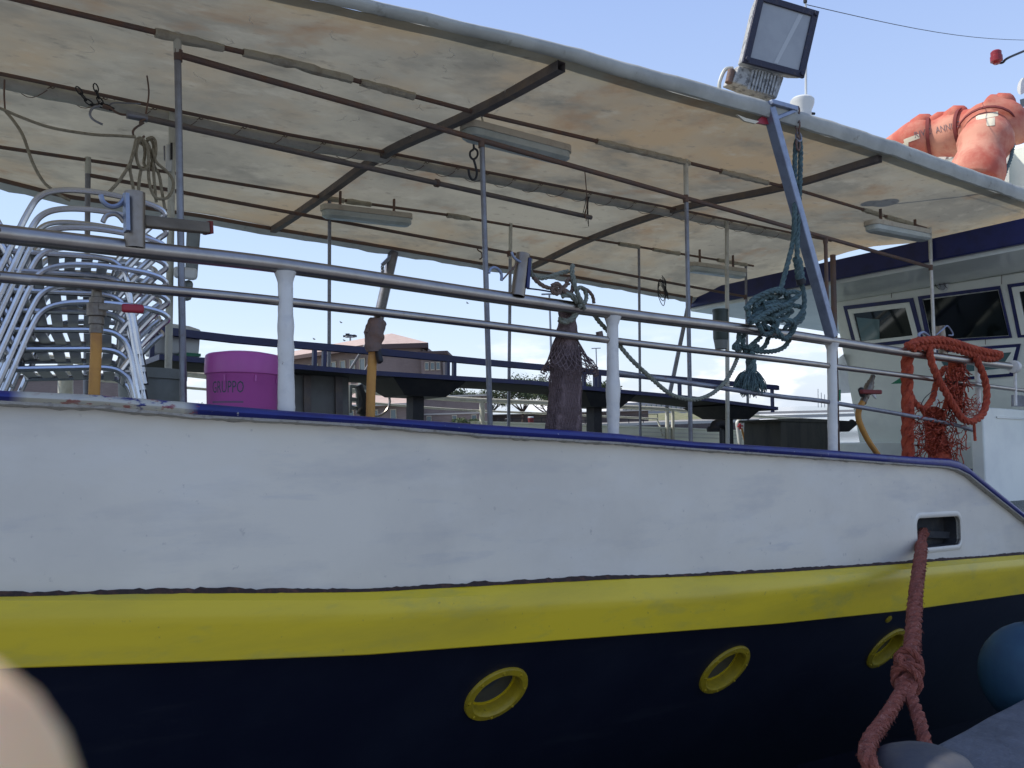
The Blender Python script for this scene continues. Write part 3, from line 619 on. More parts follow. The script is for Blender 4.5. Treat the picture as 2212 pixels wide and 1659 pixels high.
# two roof beams, purlins, edge pipes
def on_roof(px, py, Y): return PY(px, py, Y)
for nr, fr in (((1213, 124), (590, 490)), ((1901, 330), (1128, 551))):
    a, b = PY(*nr, 2.97), PY(*fr, 6.56); P_ = []
    for i in range(25):
        p = a.lerp(b, i/24); p.z = roof(p.x, p.y)-.03; P_.append(p)
    w2 = .024; rows = []
    for p in P_: rows.append([p+V((-w2, 0, .024)), p+V((w2, 0, .024)), p+V((w2, 0, -w2)), p+V((-w2, 0, -w2))])
    MB().grid(rows, closed=True).build('roof_beam', M['beam'], can, smooth=30)
def purlin(Y, r, mat, dzz, xa=-2.4, xb=7.66, name='purlin'):
    MB().tube([V((x, Y, roof(x, Y)-dzz)) for x in xr if xa <= x <= xb], r, 8).build(name, M[mat], can)
purlin(3.7, .013, 'rusty', .028); purlin(5.65, .012, 'rusty', .028); purlin(6.56, .016, 'rusty', .02)
purlin(4.68, .011, 'rusty', .03)
wr = random.Random(11)
for Y, n in ((3.7, 17), (5.65, 6)):
    for k in range(n):
        x = wr.uniform(.6, 7.0); L_ = wr.uniform(.12, .5); N_ = max(4, int(L_/.04))
        pts = [V((x+L_*i/N_, Y, roof(x+L_*i/N_, Y)-.030)) for i in range(N_+1)]
        MB().tube(pts, [.021*(1+.25*noise.noise(p*30)) for p in pts], 8, jit=.35, jf=40).build('cloth_wrap', M['cloth'], can)
pts = [V((x, 4.76, roof(x, 4.76)-.045-.006*noise.noise(V((x*4, 0, 0))))) for x in xr if -2 < x < 7.1]
duct = MB().tube(pts, [.034*(1+.16*noise.noise(p*8)) for p in pts], 10, jit=.2, jf=16).build('cable_sleeve', M['duct'], can)
hx_ = []
x = -1.0
m = MB()
while x < 6.6:                                                   # string wound round the sleeve, with a ring at every turn
    p = [V((x + .25*i/12, 4.75 - .042*math.cos(2*math.pi*i/12), roof(x, 4.76)-.045+.042*math.sin(2*math.pi*i/12))) for i in range(13)]
    m.tube(p, .0022, 5); rc = V((x+.02, 4.70, roof(x, 4.7)-.03)); m.tube([rc + V((.011*math.cos(a), 0, .011*math.sin(a))) for a in [k*math.pi/4 for k in range(8)]], .003, 5, closed=True)
    x += .25
m.build('winding_string', M['rusty'], duct)
# hand bars under the roof and the posts
bars = [((385, 118), (2010, 577), 3.7, .0155), ((190, 378), (1610, 641), 5.65, .0135)]
for a, b, Y, r in bars: MB().tube([PY(*a, Y), PY(*b, Y)], r, 12).build('hand_bar', M['rusty'], can)
def post(top, bot, Y, r, split=None, mat='galv', stub='cream', free=False):
    a, b = PY(*top, Y), PY(*bot, Y); a = a if free else V((a.x, Y, roof(a.x, Y)-.01))
    b = V((b.x + (b.x-a.x)*.08, Y, dz(b.x)))
    o = MB().tube([a.lerp(b, i/8) for i in range(9)], r, 12).build('post', M[mat], can)
    if split:
        c = PY(*split, Y); t = (a.z-c.z)/(a.z-b.z); MB().tube([a, a.lerp(b, t)], r*1.14, 12).build('painted_stub', M[stub], o)
    return o
post((383, 72), (401, 870), 3.7, .0155, (384, 116))
post((1041, 308), (1061, 915), 3.7, .0155, free=True)
post((1481, 342), (1492, 950), 3.7, .0150, (1481, 425))
post((1783, 516), (1788, 740), 3.7, .0150, mat='rusty', free=True)
post((2008, 488), (2016, 735), 3.7, .0150, (2010, 560), mat='whitepost')
post((190, 345), (190, 848), 5.65, .0165, (190, 376))
post((712, 420), (714, 780), 5.65, .0135)
post((1103, 484), (1098, 911), 5.65, .0145, (1103, 560))
post((1380, 535), (1383, 940), 5.65, .0135)
post((1611, 570), (1616, 955), 5.65, .0145)
post((373, 240), (370, 706), 4.72, .020, mat='cream')
post((1570, 474), (1570, 905), 4.72, .019, mat='cream')
post((1799, 551), (1799, 709), 4.0, .024, mat='rusty', free=True)
for c, Y in (((1040, 308), 3.7), ((1481, 428), 3.7), ((1783, 518), 3.7), ((2010, 577), 3.7), ((1100, 547), 5.65), ((1610, 641), 5.65), ((385, 118), 3.7)):
    q = PY(*c, Y); MB().tube([q+V((0, 0, .02)), q-V((0, 0, .03))], .019, 10, jit=.2, jf=60).build('weld_joint', M['rusty'], can)
MB().bar(PY(1707, 671, 6.4), PY(1800, 674, 5.9), .05, .05).build('cross_bar', M['rusty'], can)
# slanted struts under the roof edge
sa, sb = PY(1660, 232, 2.93), PY(1797, 728, 3.02)
gan = thing('gantry_leg', 'blue grey steel leg slanting from the rail up to the canopy edge below the floodlight', 'steel leg', tuple(sb))
MB().bar(sa, sb, .058, .066, (0, 1, 0)).build('leg', M['strut'], gan, bevel=.006)
MB().bar(PY(1664, 221, 2.9), PY(1719, 236, 2.9), .03, .04, (0, 1, 0)).build('bracket', M['strut'], gan, bevel=.004)
MB().bar(PY(1676, 256, 2.92), PY(1719, 238, 2.9), .024, .03, (0, 1, 0)).build('bracket', M['strut'], gan, bevel=.004)
MB().prism([PY(a, b, 2.945) for a, b in ((1632, 265), (1660, 238), (1666, 240), (1664, 268), (1650, 268))], (0, .012, 0)).build('red_flap', M['redplastic'], gan)
MB().prism([PY(a, b, 2.94) for a, b in ((1592, 247), (1612, 255), (1640, 262), (1632, 267), (1608, 261))], (0, .012, 0)).build('yellow_flap', M['patch'], gan)
fl = thing('gantry_leg', 'rusty pipe leg slanting down from the far edge of the canopy to the far rail', 'steel leg', tuple(PY(806, 700, 6.62)))
MB().tube([PY(850, 545, 6.62), PY(806, 740, 6.62)], .048, 12).build('leg', M['galv'], fl)
MB().bar(PY(846, 552, 6.6), PY(826, 572, 6.6), .03, .03).build('bracket', M['strut'], fl)
for i in range(7):
    c = PY(826, 574+3.6*i, 6.58); MB().tube([c + V((.014*math.cos(a)*(i % 2), .014*math.cos(a)*((i+1) % 2), .02*math.sin(a))) for a in [k*math.pi/4 for k in range(8)]], .004, 5, closed=True).build('chain_link', M['galv'], fl)
for a, b in (((824, 690), (752, 805)), ((822, 740), (787, 805)), ((821, 750), (807, 808))): MB().tube([PY(*a, 6.3), PY(*b, 6.3)], .011, 6).build('stay', M['galv'], fl)
lg2 = thing('lean_pole', 'thin grey pole leaning behind the posts right of the mid stanchion', 'pole', tuple(PY(1455, 812, 5.9)))
MB().tube([PY(1489, 648, 5.9), PY(1455, 812, 5.9), PY(1440, 880, 5.9)], .023, 10).build('shaft', M['galv'], lg2); MB().tube([PY(1490, 640, 5.9), PY(1487, 668, 5.9)], .03, 8, jit=.3, jf=40).build('rope_lashing', M['ropebrown'], lg2)
# ------------------------------------------------------------------ lamps under the canopy
def lamp(a, b, Y, label, wid=.115):
    A, B = PY(*a, Y), PY(*b, Y); c = (A+B)/2; t = (B-A); L_ = t.length; t.normalize(); s_ = t.cross(UP).normalized(); u = s_.cross(t)
    top = roof(c.x, Y)-.035; r = thing('fluorescent_lamp', label, 'lamp', tuple(c), 'sealed lamps under the canopy')
    def slab(w_, z0, z1, L2, taper=0, n=6):
        out = []
        for z, f in ((z0, taper), (z0+.3*(z1-z0), 0), (z1, 0)):
            ring = []; hw, hl = w_/2-f, L2/2-f; rr = hw*.8
            for sx_, sy_, a0 in ((1, 1, 0), (-1, 1, 90), (-1, -1, 180), (1, -1, 270)):
                for k in range(n+1):
                    an = rad(a0+90*k/n); ring.append(c + t*(sx_*(hl-rr)+rr*math.cos(an)) + s_*(sy_*(hw-rr)+rr*math.sin(an)) + u*z)
            out.append(ring)
        return out
    m = MB(); R_ = slab(wid, -.005, .035, L_); m.grid(R_, closed=True); m.add(R_[0], [tuple(range(len(R_[0])))]); m.add(R_[-1], [tuple(range(len(R_[-1])))]); m.build('tray', M['tray'], r)
    m = MB(); R_ = slab(wid*.92, -.062, -.006, L_*.97, .022); m.grid(R_, closed=True); m.add(R_[0], [tuple(range(len(R_[0])))]); m.build('diffuser', M['diff'], r, smooth=50)
    for f in (-.3, .3):
        MB().bar(c+t*(L_*f)-s_*(wid*.52)+u*-.02, c+t*(L_*f)-s_*(wid*.52)+u*.03, .016, .006, t).build('clip', M['tray'], r)
        h = c+t*(L_*f)+u*.035; MB().bar(h, V((h.x, h.y, roof(h.x, h.y)-.02)), .022, .012, t).build('hanger', M['rusty'], r)
    return r
lamp((1000, 276), (1226, 334), 3.86, 'largest long sealed lamp, nearest the floodlit canopy edge, beside the S hook', .15)
lamp((694, 452), (888, 474), 5.5, 'long sealed lamp hanging from the far pipe above the far slanting leg')
lamp((1877, 484), (2001, 508), 3.62, 'short sealed lamp hanging next to the blue fascia at the near side', .14)
lamp((1487, 574), (1607, 590), 5.5, 'smallest sealed lamp at the far end of the blue fascia', .13)
wire([(1030, 236), (1040, 252), (1044, 268)], 3.8, .006, 'cream', 'cable', bpy.data.objects['fluorescent_lamp'])
# ------------------------------------------------------------------ floodlight on the canopy edge
FLD = 5.0
c4 = [PD(1603, 134, FLD-.07), PD(1731, 174, FLD+.07), PD(1763, 22, FLD+.09), PD(1639, -9, FLD-.05)]
cc = sum(c4, V())/4; ex = ((c4[1]-c4[0])+(c4[2]-c4[3])).normalized(); ey = ((c4[3]-c4[0])+(c4[2]-c4[1])).normalized(); nn = ex.cross(ey).normalized()
if nn.dot(cc) > 0: nn = -nn
W_, H_ = (c4[1]-c4[0]).length, (c4[3]-c4[0]).length
def fp(x, y, z=0): return cc + ex*(x*W_/2) + ey*(y*H_/2) + nn*z
fld = thing('floodlight', 'big weathered floodlight with black framed glass standing on the canopy edge', 'floodlight', tuple(fp(0, -1.5)))
m = MB(); sec = []
for z, f, dy in ((-.005, 1, 0), (-.03, .98, 0), (-.10, .86, -.03), (-.19, .60, -.10), (-.225, .40, -.14)):
    sec.append([fp(a*f, b*f+dy, z) for a, b in ((-1, -1), (-.3, -1.0), (.3, -1.0), (1, -1), (1, 0), (1, 1), (.3, 1), (-.3, 1), (-1, 1), (-1, 0))])
m.grid(sec, closed=True); m.add(sec[-1], [tuple(range(10))]); m.build('head', M['floodbody'], fld, smooth=50, bevel=.006)
sq = [(-1, -1), (1, -1), (1, 1), (-1, 1)]
fr_ = MB().frame([fp(a*1.03, b*1.03) for a, b in sq], [fp(a*.82, b*.84) for a, b in sq], nn*.02).build('frame', M['floodframe'], fld, bevel=.004)
for a, b in ((-.92, -.92), (.92, -.92), (.92, .92)): MB().lathe([(.016, .02), (.014, .03)], fp(a, b), nn, 8).build('latch', M['floodframe'], fr_)
MB().prism([fp(a*.84, b*.86, .004) for a, b in sq], nn*.004).build('glass', M['lens'], fld)
MB().prism([fp(a, b, .0085) for a, b in ((-.03, -.8), (.09, -.8), (.55, .8), (.40, .8))], nn*.001).build('lamp_tube', pmat('pale lamp tube', (.46, .47, .46), .3), fld)
m = MB(); bx = [(-1.0, -1.04), (.52, -1.04), (.44, -1.72), (-1.06, -1.55)]
m.prism([fp(a, b, -.03) for a, b in bx], nn*-.12); bb = m.build('ballast_box', M['floodbody'], fld, bevel=.008)
m = MB()
for k in range(9):
    x = -.55 + k*.105; m.bar(fp(x, -1.06, -.024), fp(x-.01, -1.68, -.024), .012, .014, nn)
m.build('cooling_fins', M['floodbody'], bb)
m = MB(); m.tube(spline([fp(-1.0, -1.02, -.1), fp(-1.22, -1.12, -.1), fp(-1.3, -1.5, -.1), fp(-1.25, -1.75, -.1)], 6), .012, 8); m.build('cable', M['cream'], fld)
m = MB(); m.lathe([(.015, -.045), (.023, -.04), (.023, .04), (.015, .045)], fp(-1.12, -1.36, -.06), ey, 12); m.build('cable_gland', M['rusty'], fld)
# ------------------------------------------------------------------ roof top gear: radome, whip, aerial wire, red lamp
ra = thing('radome', 'white drum shaped antenna housing rising behind the floodlight', 'antenna', tuple(PD(1733, 240, 7.0)))
b0 = PD(1733, 250, 7.0); m = MB(); m.lathe([(.075, 0), (.075, .10), (.098, .16), (.10, .195), (.085, .212), (.0, .222)], b0 - V((0, 0, .06)), (0.03, 0, 1), 24, cap=False); m.build('housing', M['plastic'], ra)
m = MB(); m.tube([b0+V((.075, -.03, .03)), b0+V((.12, -.04, .035))], .012, 8); m.build('bracket', M['black'], ra)
m = MB(); m.prism([b0 + V((dx, 0, dzv)) + (b0*-1).normalized()*.0785 for dx, dzv in ((.0, .035), (.03, .033), (.03, .045), (.0, .047))], (b0*-1).normalized()*.001); m.build('print', M['ink'], ra)
wh = thing('whip_antenna', 'thin white whip antenna standing up behind the floodlight', 'antenna', tuple(PD(1741, 222, 7.05)))
MB().tube([PD(1741, 222, 7.05), PD(1741, 20, 7.05), PD(1737, -70, 7.05)], [.011, .009, .006], 8).build('rod', M['plastic'], wh); MB().tube([PD(1739.5, 6, 7.04), PD(1739, -20, 7.04)], .016, 8).build('joint', M['black'], wh)
a, b = PD(1742, 10, 7.05), PD(2260, 87, 12); pts = [a.lerp(b, i/12) + V((0, 0, -.10*math.sin(math.pi*i/12))) for i in range(13)]
tag(MB().tube(pts, .0035, 5).build('aerial_wire', M['black']), 'thin dark aerial wire running from the whip antenna out of the picture', 'wire')
rl = thing('signal_lamp', 'small red lamp on a thin bent arm against the sky at the right edge', 'lamp', tuple(PD(2152, 128, 9)))
q = PD(2152, 122, 9); m = MB(); m.lathe([(.03, -.085), (.05, -.06), (.062, -.055), (.062, .0), (.055, .005), (.055, .05), (.04, .065)], q, (-.05, 0, 1), 18); m.build('lens', M['redlamp'], rl)
MB().tube(spline([q+V((0, 0, -.08)), PD(2156, 136, 9), PD(2166, 135, 9), PD(2180, 124, 9), PD(2240, 99, 9.4)], 6), .013, 8).build('arm', M['black'], rl)
hn_ = thing('horn', 'pale red and white horn tip at the upper right edge of the picture', 'horn', tuple(PD(2214, 186, 9)))
MB().lathe([(.09, 0), (.05, .06), (.03, .2)], PD(2208, 186, 9), (RH*1).normalized(), 16).build('bell', M['plastic'], hn_)
# ------------------------------------------------------------------ life raft on the wheelhouse top
RD = 8.8
upc = thing('upper_cabin', 'pale grey upper cabin wall above the wheelhouse behind the orange raft', 'cabin', tuple(PD(2200, 470, 9.3)))
c0 = PD(2172, 318, 9.6); MB().box((c0.x, c0.y-1.6, 1.83), (c0.x+2.5, c0.y+.15, c0.z)).build('wall', M['cabin'], upc, bevel=.05)
p0 = PD(2040, 338, 9.6); MB().bar(PD(1975, 356, 9.9), PD(2110, 327, 9.3), .06, .05).build('white_rail', M['plastic'], upc)
MB().hexa([PD(1960, 470, 9.95), PD(2180, 470, 9.35), PD(2180, 470, 10.4), PD(1960, 470, 10.9), PD(1960, 360, 9.95), PD(2180, 318, 9.35), PD(2180, 318, 10.4), PD(1960, 360, 10.9)]).build('coaming', M['soffit'], upc)
raft = thing('life_raft', 'faded orange red inflatable raft bent round a corner on the wheelhouse top', 'raft', tuple(PD(2060, 350, RD)))
def lobed(path, rs, n=18, m=None, flat=1.0):
    m = m or MB(); return m.tube(path, rs, n, jit=.07, jf=3.2)
arm = [PD(1928, 352, 9.6), PD(1946, 326, 9.55), PD(1975, 309, 9.45), PD(2015, 300, 9.35), PD(2060, 290, 9.2), PD(2110, 276, 9.0), PD(2150, 266, 8.8)]
ar = spline(arm, 8); rs = [.235*(1+.07*math.sin(i*.42+.5)) for i in range(len(ar))]; rs[0] = .16; rs[1] = .2
m = MB(); m.tube(ar, rs, 22, jit=.035, jf=3); 
leg_ = spline([PD(2128, 268, 8.85), PD(2132, 280, 8.75), PD(2128, 310, 8.6), PD(2117, 345, 8.5), PD(2104, 400, 8.4)], 8)
m.tube(leg_, [.25+.02*math.sin(i*.5) for i in range(len(leg_))], 22, jit=.03, jf=3)
cr_ = spline([PD(2125, 258, 8.85), PD(2160, 262, 8.75), PD(2190, 285, 8.7), PD(2196, 310, 8.75)], 8)
m.tube(cr_, [.235, .25, .26, .26, .26, .25, .25, .24, .24, .23, .23, .22, .22, .21, .21, .2, .19, .18, .17, .16, .15, .13, .1, .07, .04][:len(cr_)], 22, jit=.1, jf=3)
lw = spline([PD(2150, 330, 8.7), PD(2165, 345, 8.65), PD(2160, 375, 8.6), PD(2150, 395, 8.6)], 8); m.tube(lw, [.16, .17, .18, .18]+[.17]*20+[.12], 18, jit=.12, jf=4) if False else None
for px, py, d_, r in ((2066, 252, 9.15, .13), (1992, 268, 9.4, .12), (2164, 228, 8.75, .14), (2030, 262, 9.3, .11)):
    c = PD(px, py, d_); m.lathe([(.02, -.16), (r*.8, -.10), (r, 0), (r*.75, .09), (.02, .14)], c, (RH*.9+V((0, 0, .35))), 14, cap=False)
m.build('tube_body', M['raft'], raft, smooth=75)
from mathutils.bvhtree import BVHTree
BV = BVHTree.FromPolygons(m.v, m.f)
def onto(mb, lift):
    for i, v in enumerate(mb.v):
        h = BV.ray_cast(V((0, 0, 0)), v.normalized())
        if h[0]: mb.v[i] = h[0]*(1 - lift/h[0].length)
    return mb
def strap_ring(c, t, r, name='strap', wdt=.035):
    t = t.normalized(); a = t.orthogonal().normalized(); b = t.cross(a)
    rows = [[c + t*z + (a*math.cos(k*2*math.pi/24) + b*math.sin(k*2*math.pi/24))*rr for k in range(24)] for z, rr in ((-wdt/2, r), (-wdt/2, r+.012), (wdt/2, r+.012), (wdt/2, r))]
    MB().grid(rows, closed=True).build(name, M['strap'], raft)
for i, g in ((23, .262), (36, .262)):
    strap_ring(ar[i], ar[i+1]-ar[i-1], rs[i]*1.035+.004)
strap_ring(leg_[9], leg_[10]-leg_[8], .275)
def facing(px, py, d_, w_, h_, mat, name, par=raft, rot=-.12, txt=None):
    c = PD(px, py, d_); n_ = (-c).normalized(); x_ = (RH*math.cos(rot) - UP*math.sin(rot)); x_ = (x_-n_*x_.dot(n_)).normalized(); y_ = n_.cross(x_)
    if txt: return onto(MB().text(txt, c - x_*w_/2 - y_*h_/2, x_*w_, y_, h_), .007).build(name, mat, par, smooth=0)
    g_ = [[c + x_*(w_*(i/8-.5)) + y_*(h_*(j/3-.5)*(1-.25*(i == 0))) for i in range(9)] for j in range(4)]
    return onto(MB().grid(g_), .006).build(name, mat, par)
facing(1969, 300, 9.18, .16, .05, M['patch'], 'patch', rot=-.35); facing(1956, 316, 9.2, .06, .075, M['patch'], 'patch')
facing(2132, 250, 8.53, .20, .045, M['patch'], 'patch', rot=-.2); facing(2140, 263, 8.5, .075, .08, M['patch'], 'patch')
M['rtext'] = pmat('faded raft lettering', (.20, .13, .13), .8)
facing(1992, 287, 9.12, .17, .07, M['rtext'], 'lettering', rot=-.26, txt='RIVZ'); facing(2047, 274, 8.92, .24, .07, M['rtext'], 'lettering', rot=-.26, txt='ANNISG')
MB().rope(([PD(2190, 310, 8.5), PD(2184, 340, 8.4), PD(2176, 362, 8.35), PD(2168, 384, 8.3)]), .018, m=0).build('lashing', M['ropeteal'], raft)
MB().hexa([PD(2205, 232, 9), PD(2240, 225, 9), PD(2240, 225, 9.4), PD(2205, 232, 9.4), PD(2203, 215, 9), PD(2240, 205, 9), PD(2240, 205, 9.4), PD(2203, 215, 9.4)]).build('corner_box', M['greybox'], raft)
# ------------------------------------------------------------------ hanging gear under the canopy
def chainpts(m, pts, r, wl, ll):
    pts = resample(spline([V(p) for p in pts], 8), ll*.72); fr = frames(pts)
    for i, (p, (t, a, b)) in enumerate(zip(pts, fr)):
        s_ = a if i % 2 else b
        m.tube([p + t*(ll/2*math.cos(k*math.pi/5)) + s_*(wl/2*math.sin(k*math.pi/5)) for k in range(10)], r, 6, closed=True)
    return m
lp = thing('long_pole', 'long dark grey pole slung beneath the middle of the canopy', 'pole', tuple(PY(274, 247, 4.3)))
MB().tube([PY(274, 247, 4.3), PY(318, 256, 4.3)], .021, 12).build('grip', M['galv'], lp)
MB().tube([PY(310, 254, 4.3), PY(1277, 470, 4.34)], .0165, 12).build('shaft', M['beam'], lp)
q = PY(944, 396, 4.33); t = (PY(1277, 470, 4.34)-PY(310, 254, 4.3)).normalized(); MB().tube([q-t*.012, q+t*.012], .026, 12, jit=.2).build('collar', M['rusty'], lp)
for px, py in ((316, 250), (1268, 466)):
    a = PY(px, py, 4.3); MB().tube(spline([V((a.x, 4.32, roof(a.x, 4.5)-.02)), a+V((.01, .01, .12)), a+V((0, .02, .0)), a+V((0, 0, -.022))], 5), .004, 6).build('hanger_wire', M['rusty'], lp)
m = MB()
for k in range(5):
    a = PY(1266+k*2, 425, 4.45); m.tube(spline([a, a+V((random.uniform(-.02, .02), 0, -.05)), a+V((random.uniform(-.05, .03), 0, -.15-.02*k))], 4), .003, 5)
tag(m.build('wire_bundle', M['black']), 'small bundle of dark wire ends drooping over the right end of the long pole', 'wires')
sh = wire([(1023, 312), (1023, 322), (1016, 328), (1016, 338), (1023, 344), (1031, 337), (1031, 326), (1024, 320)], 3.69, .0062, 'black', 'eye', None)
sh.name = 's_hook'; tag(sh, 'black iron S hook hanging from the near hand bar beside a post', 'hook')
wire([(1023, 344), (1027, 358), (1030, 374), (1027, 386), (1020, 388), (1014, 379), (1012, 366)], 3.69, .0068, 'black', 'hook', sh)
ch = thing('chain_hook', 'rusty chains with a big open hook tied to the left end of the long pole', 'hook', tuple(PY(215, 216, 4.35)))
chainpts(MB(), PYs([(171, 196), (186, 216), (203, 227), (219, 228), (236, 232)], 4.4), .0035, .022, .045).build('chain', M['black'], ch)
chainpts(MB(), PYs([(207, 190), (214, 214), (224, 226), (234, 232)], 4.4), .0035, .022, .045).build('chain', M['black'], ch)
wire([(216, 229), (204, 231), (196, 239), (195, 250), (204, 260), (222, 269)], 4.35, .006, 'galv', 'hook', ch)
MB().tube([PY(222, 229, 4.38), PY(236, 234, 4.38)], .012, 8).build('turnbuckle', M['rusty'], ch)
wire([(236, 231), (250, 242), (262, 247), (274, 248)], 4.34, .006, 'rusty', 'rod', ch)
wire([(236, 228), (246, 222), (280, 223), (304, 224)], 4.42, .004, 'galv', 'wire', ch)
hk = wire([(314, 258), (304, 262), (303, 268), (310, 265), (306, 268), (292, 277), (287, 287), (293, 299), (304, 300), (312, 294)], 4.28, .0055, 'rusty', 's_hook', None)
tag(hk, 'thin rusty S hook on the long pole holding the tan rope hank', 'hook')
def c8(pts): return [(159+.2027*a, 159+.2027*b) for a, b in pts]
st = [[(670, 690), (640, 820), (600, 960), (480, 1150), (350, 1290)], [(650, 800), (600, 980), (620, 1130), (650, 1300)],
      [(710, 690), (680, 760), (665, 850), (690, 970), (740, 1020), (790, 990), (800, 880), (780, 770), (740, 700), (690, 680)], [(720, 1020), (700, 1130), (690, 1290)],
      [(790, 740), (800, 900), (800, 1100), (830, 1250), (890, 1330), (1000, 1320), (1060, 1220), (1050, 1120), (980, 1030), (880, 940), (840, 800)],
      [(780, 700), (830, 680), (870, 720), (875, 850), (850, 960), (860, 1150), (880, 1370)], [(800, 760), (850, 960), (910, 1080), (940, 1250), (985, 1520)],
      [(640, 880), (660, 740), (700, 690), (740, 730), (760, 850), (750, 960), (800, 1010), (850, 900), (850, 760), (820, 700)], [(690, 720), (740, 760), (770, 740), (800, 700), (850, 690)]]
hank = thing('rope_hank', 'tan rope hank with loose strands hanging from the rusty hook under the canopy', 'rope', tuple(PY(318, 300, 4.25)))
m = MB()
for i, s_ in enumerate(st): m.tube(spline(PYs(c8(s_), 4.25+.012*i), 7), .0078, 8)
m.build('strands', M['ropetan'], hank)
tag(wire([(293, 296), (250, 293), (196, 290), (112, 276), (50, 255), (10, 238), (-30, 222)], 4.25, .0075, 'ropetan', 'slack_line', None), 'tan line sagging leftwards from the rope hank to the canopy', 'rope')
tag(wire([(8, 236), (30, 262), (50, 294), (70, 350), (92, 390), (112, 409), (135, 425), (152, 433)], 4.5, .0075, 'ropetan', 'slack_line', None), 'tan line running steeply down from the canopy to the top of the chair stack', 'rope')
tag(wire([(10, 172), (9, 205), (11, 238)], 4.5, .004, 'rusty', 'hanger_wire', None), 'short rusty wire hanging from the canopy at the left edge', 'wire')
wb = MB()
for k in range(4):
    a = PY(1430, 612+4*k, 5.6); wb.tube(spline([a+V((.0, 0, .08)), a+V((.06, 0, .02)), a+V((.02, 0, -.08-.03*k)), a+V((-.06, 0, -.06)), a+V((-.02, 0, .04)), a+V((.09, 0, -.1))], 5), .004, 5)
tag(wb.build('wire_coil', M['black']), 'dark wire coil hung on the far hand bar near the fascia end', 'wires')
hh_ = wire([(1031, 536), (1033, 541), (1040, 546), (1041, 556), (1036, 560)], 5.6, .006, 'rusty', 'small_hook', None); tag(hh_, 'small rusty hook on the far hand bar left of the rod holder', 'hook')
bk = thing('switch_box', 'small white box with dark sides clamped high on the pale centre post', 'box', tuple(PY(365, 340, 4.68)))
MB().hexa([PY(a, b, y) for y in (4.62, 4.70) for a, b in ((357, 372), (372, 370), (372, 308), (359, 312))]).build('case', M['plastic'], bk, bevel=.006)
MB().hexa([PY(a, b, y) for y in (4.63, 4.69) for a, b in ((354, 346), (357, 348), (357, 314), (353, 315))]).build('cover', M['galv'], bk); MB().hexa([PY(a, b, y) for y in (4.61, 4.63) for a, b in ((368, 345), (373, 345), (373, 308), (368, 308))]).build('strip', M['black'], bk)
ob = thing('pole_box', 'tall pale plastic casing mounted behind the left near post beside the centre post', 'casing', tuple(PY(415, 600, 4.6)))
MB().hexa([PY(a, b, y) for y in (4.55, 4.72) for a, b in ((399, 604), (426, 606), (435, 476), (404, 476))]).build('case', M['greybox'], ob, bevel=.02)
MB().hexa([PY(a, b, y) for y in (4.53, 4.74) for a, b in ((375, 600), (424, 606), (427, 580), (375, 575))]).build('collar', M['plastic'], ob, bevel=.015)
MB().hexa([PY(a, b, y) for y in (4.58, 4.70) for a, b in ((388, 650), (414, 650), (418, 606), (398, 604))]).build('foot', M['greybox'], ob, bevel=.02)
wbq = thing('wooden_bar', 'square weathered wooden bar sticking out right of the left rod holder', 'bar', tuple(PY(310, 478, 3.02)))
MB().bar(PY(308, 478, 3.02), PY(448, 493, 3.08), .040, .040).build('bar', M['wood'], wbq, bevel=.004); MB().bar(PY(446, 492, 3.08), PY(452, 493, 3.085), .046, .046).build('end_cap', M['strap'], wbq)
# ------------------------------------------------------------------ things on deck
def xy(px, Y): return PY(px, 900, Y)
# stack of chairs: local frame x forward, z up
def chair_tubes():
    R_ = .0125; parts = []
    for s_ in (-1, 1):
        y = .245*s_
        parts.append(('armrest_frame', [(-.335, y*1.02, 0), (-.27, y*1.02, .20), (-.20, y*1.02, .42), (-.145, y*1.03, .59), (-.105, y*1.05, .665), (-.03, y*1.09, .70), (.10, y*1.13, .712), (.25, y*1.12, .705), (.335, y*1.08, .69), (.362, y*1.03, .665), (.33, y*.99, .63), (.25, y*.97, .53), (.19, y*.97, .44)], R_))
        parts.append(('front_leg', [(.315, y*1.05, 0), (.265, y*1.02, .22), (.235, y*1.0, .36), (.20, y*.98, .42), (.13, y*.97, .445), (-.05, y*.97, .435), (-.20, y*.97, .425)], R_))
    parts.append(('back_loop', [(-.185, -.235, .42), (-.225, -.235, .50), (-.285, -.23, .60), (-.318, -.215, .645), (-.335, -.16, .665), (-.34, 0, .67), (-.335, .16, .665), (-.318, .215, .645), (-.285, .23, .60), (-.225, .235, .50), (-.185, .235, .42)], R_))
    parts.append(('stretcher', [(-.235, -.245, .31), (-.235, .245, .31)], .009)); parts.append(('stretcher', [(.20, -.24, .42), (.20, .24, .42)], R_))
    return parts
stackbase = V((.575, 4.0, dz(.6)+.015))
def make_chair(label):
    c = thing('stacking_chair', label, 'chair', (0, 0, 0), 'stacked aluminium chairs')
    c['_loc'] = (0, 0, 0)
    for nm, pts, r in chair_tubes(): MB().tube(spline(pts, 5), r, 8).build(nm, M['alu'], c)
    m = MB()
    for k in range(7):
        x = -.19 + k*.062; m.hexa([(x, -.235, .428), (x+.042, -.235, .432), (x+.042, .235, .432), (x, .235, .428), (x, -.235, .436), (x+.042, -.235, .44), (x+.042, .235, .44), (x, .235, .436)])
    m.build('seat', M['slat'], c)
    m = MB()
    for z in (.50, .56, .62):
        P_ = [V((-.225-.085*(z-.5)/.14 - .04*(1-(y/.235)**2), y, z)) for y in (-.235, -.15, 0, .15, .235)]
        m.grid([[p+V((0, 0, -.022)) for p in P_], [p+V((0, 0, .022)) for p in P_]])
    o = m.build('back_slats', M['slat'], c); sm = o.modifiers.new('thick', 'SOLIDIFY'); sm.thickness = .004
    for s_ in (-1, 1):
        for x, dx in ((-.336, .017), (.316, -.012)): MB().tube([(x, .2525*s_, -.005), (x+dx, .2525*s_, .05)], .0155, 8).build('foot_cap', M['black'], c)
    return c
NCH = 7
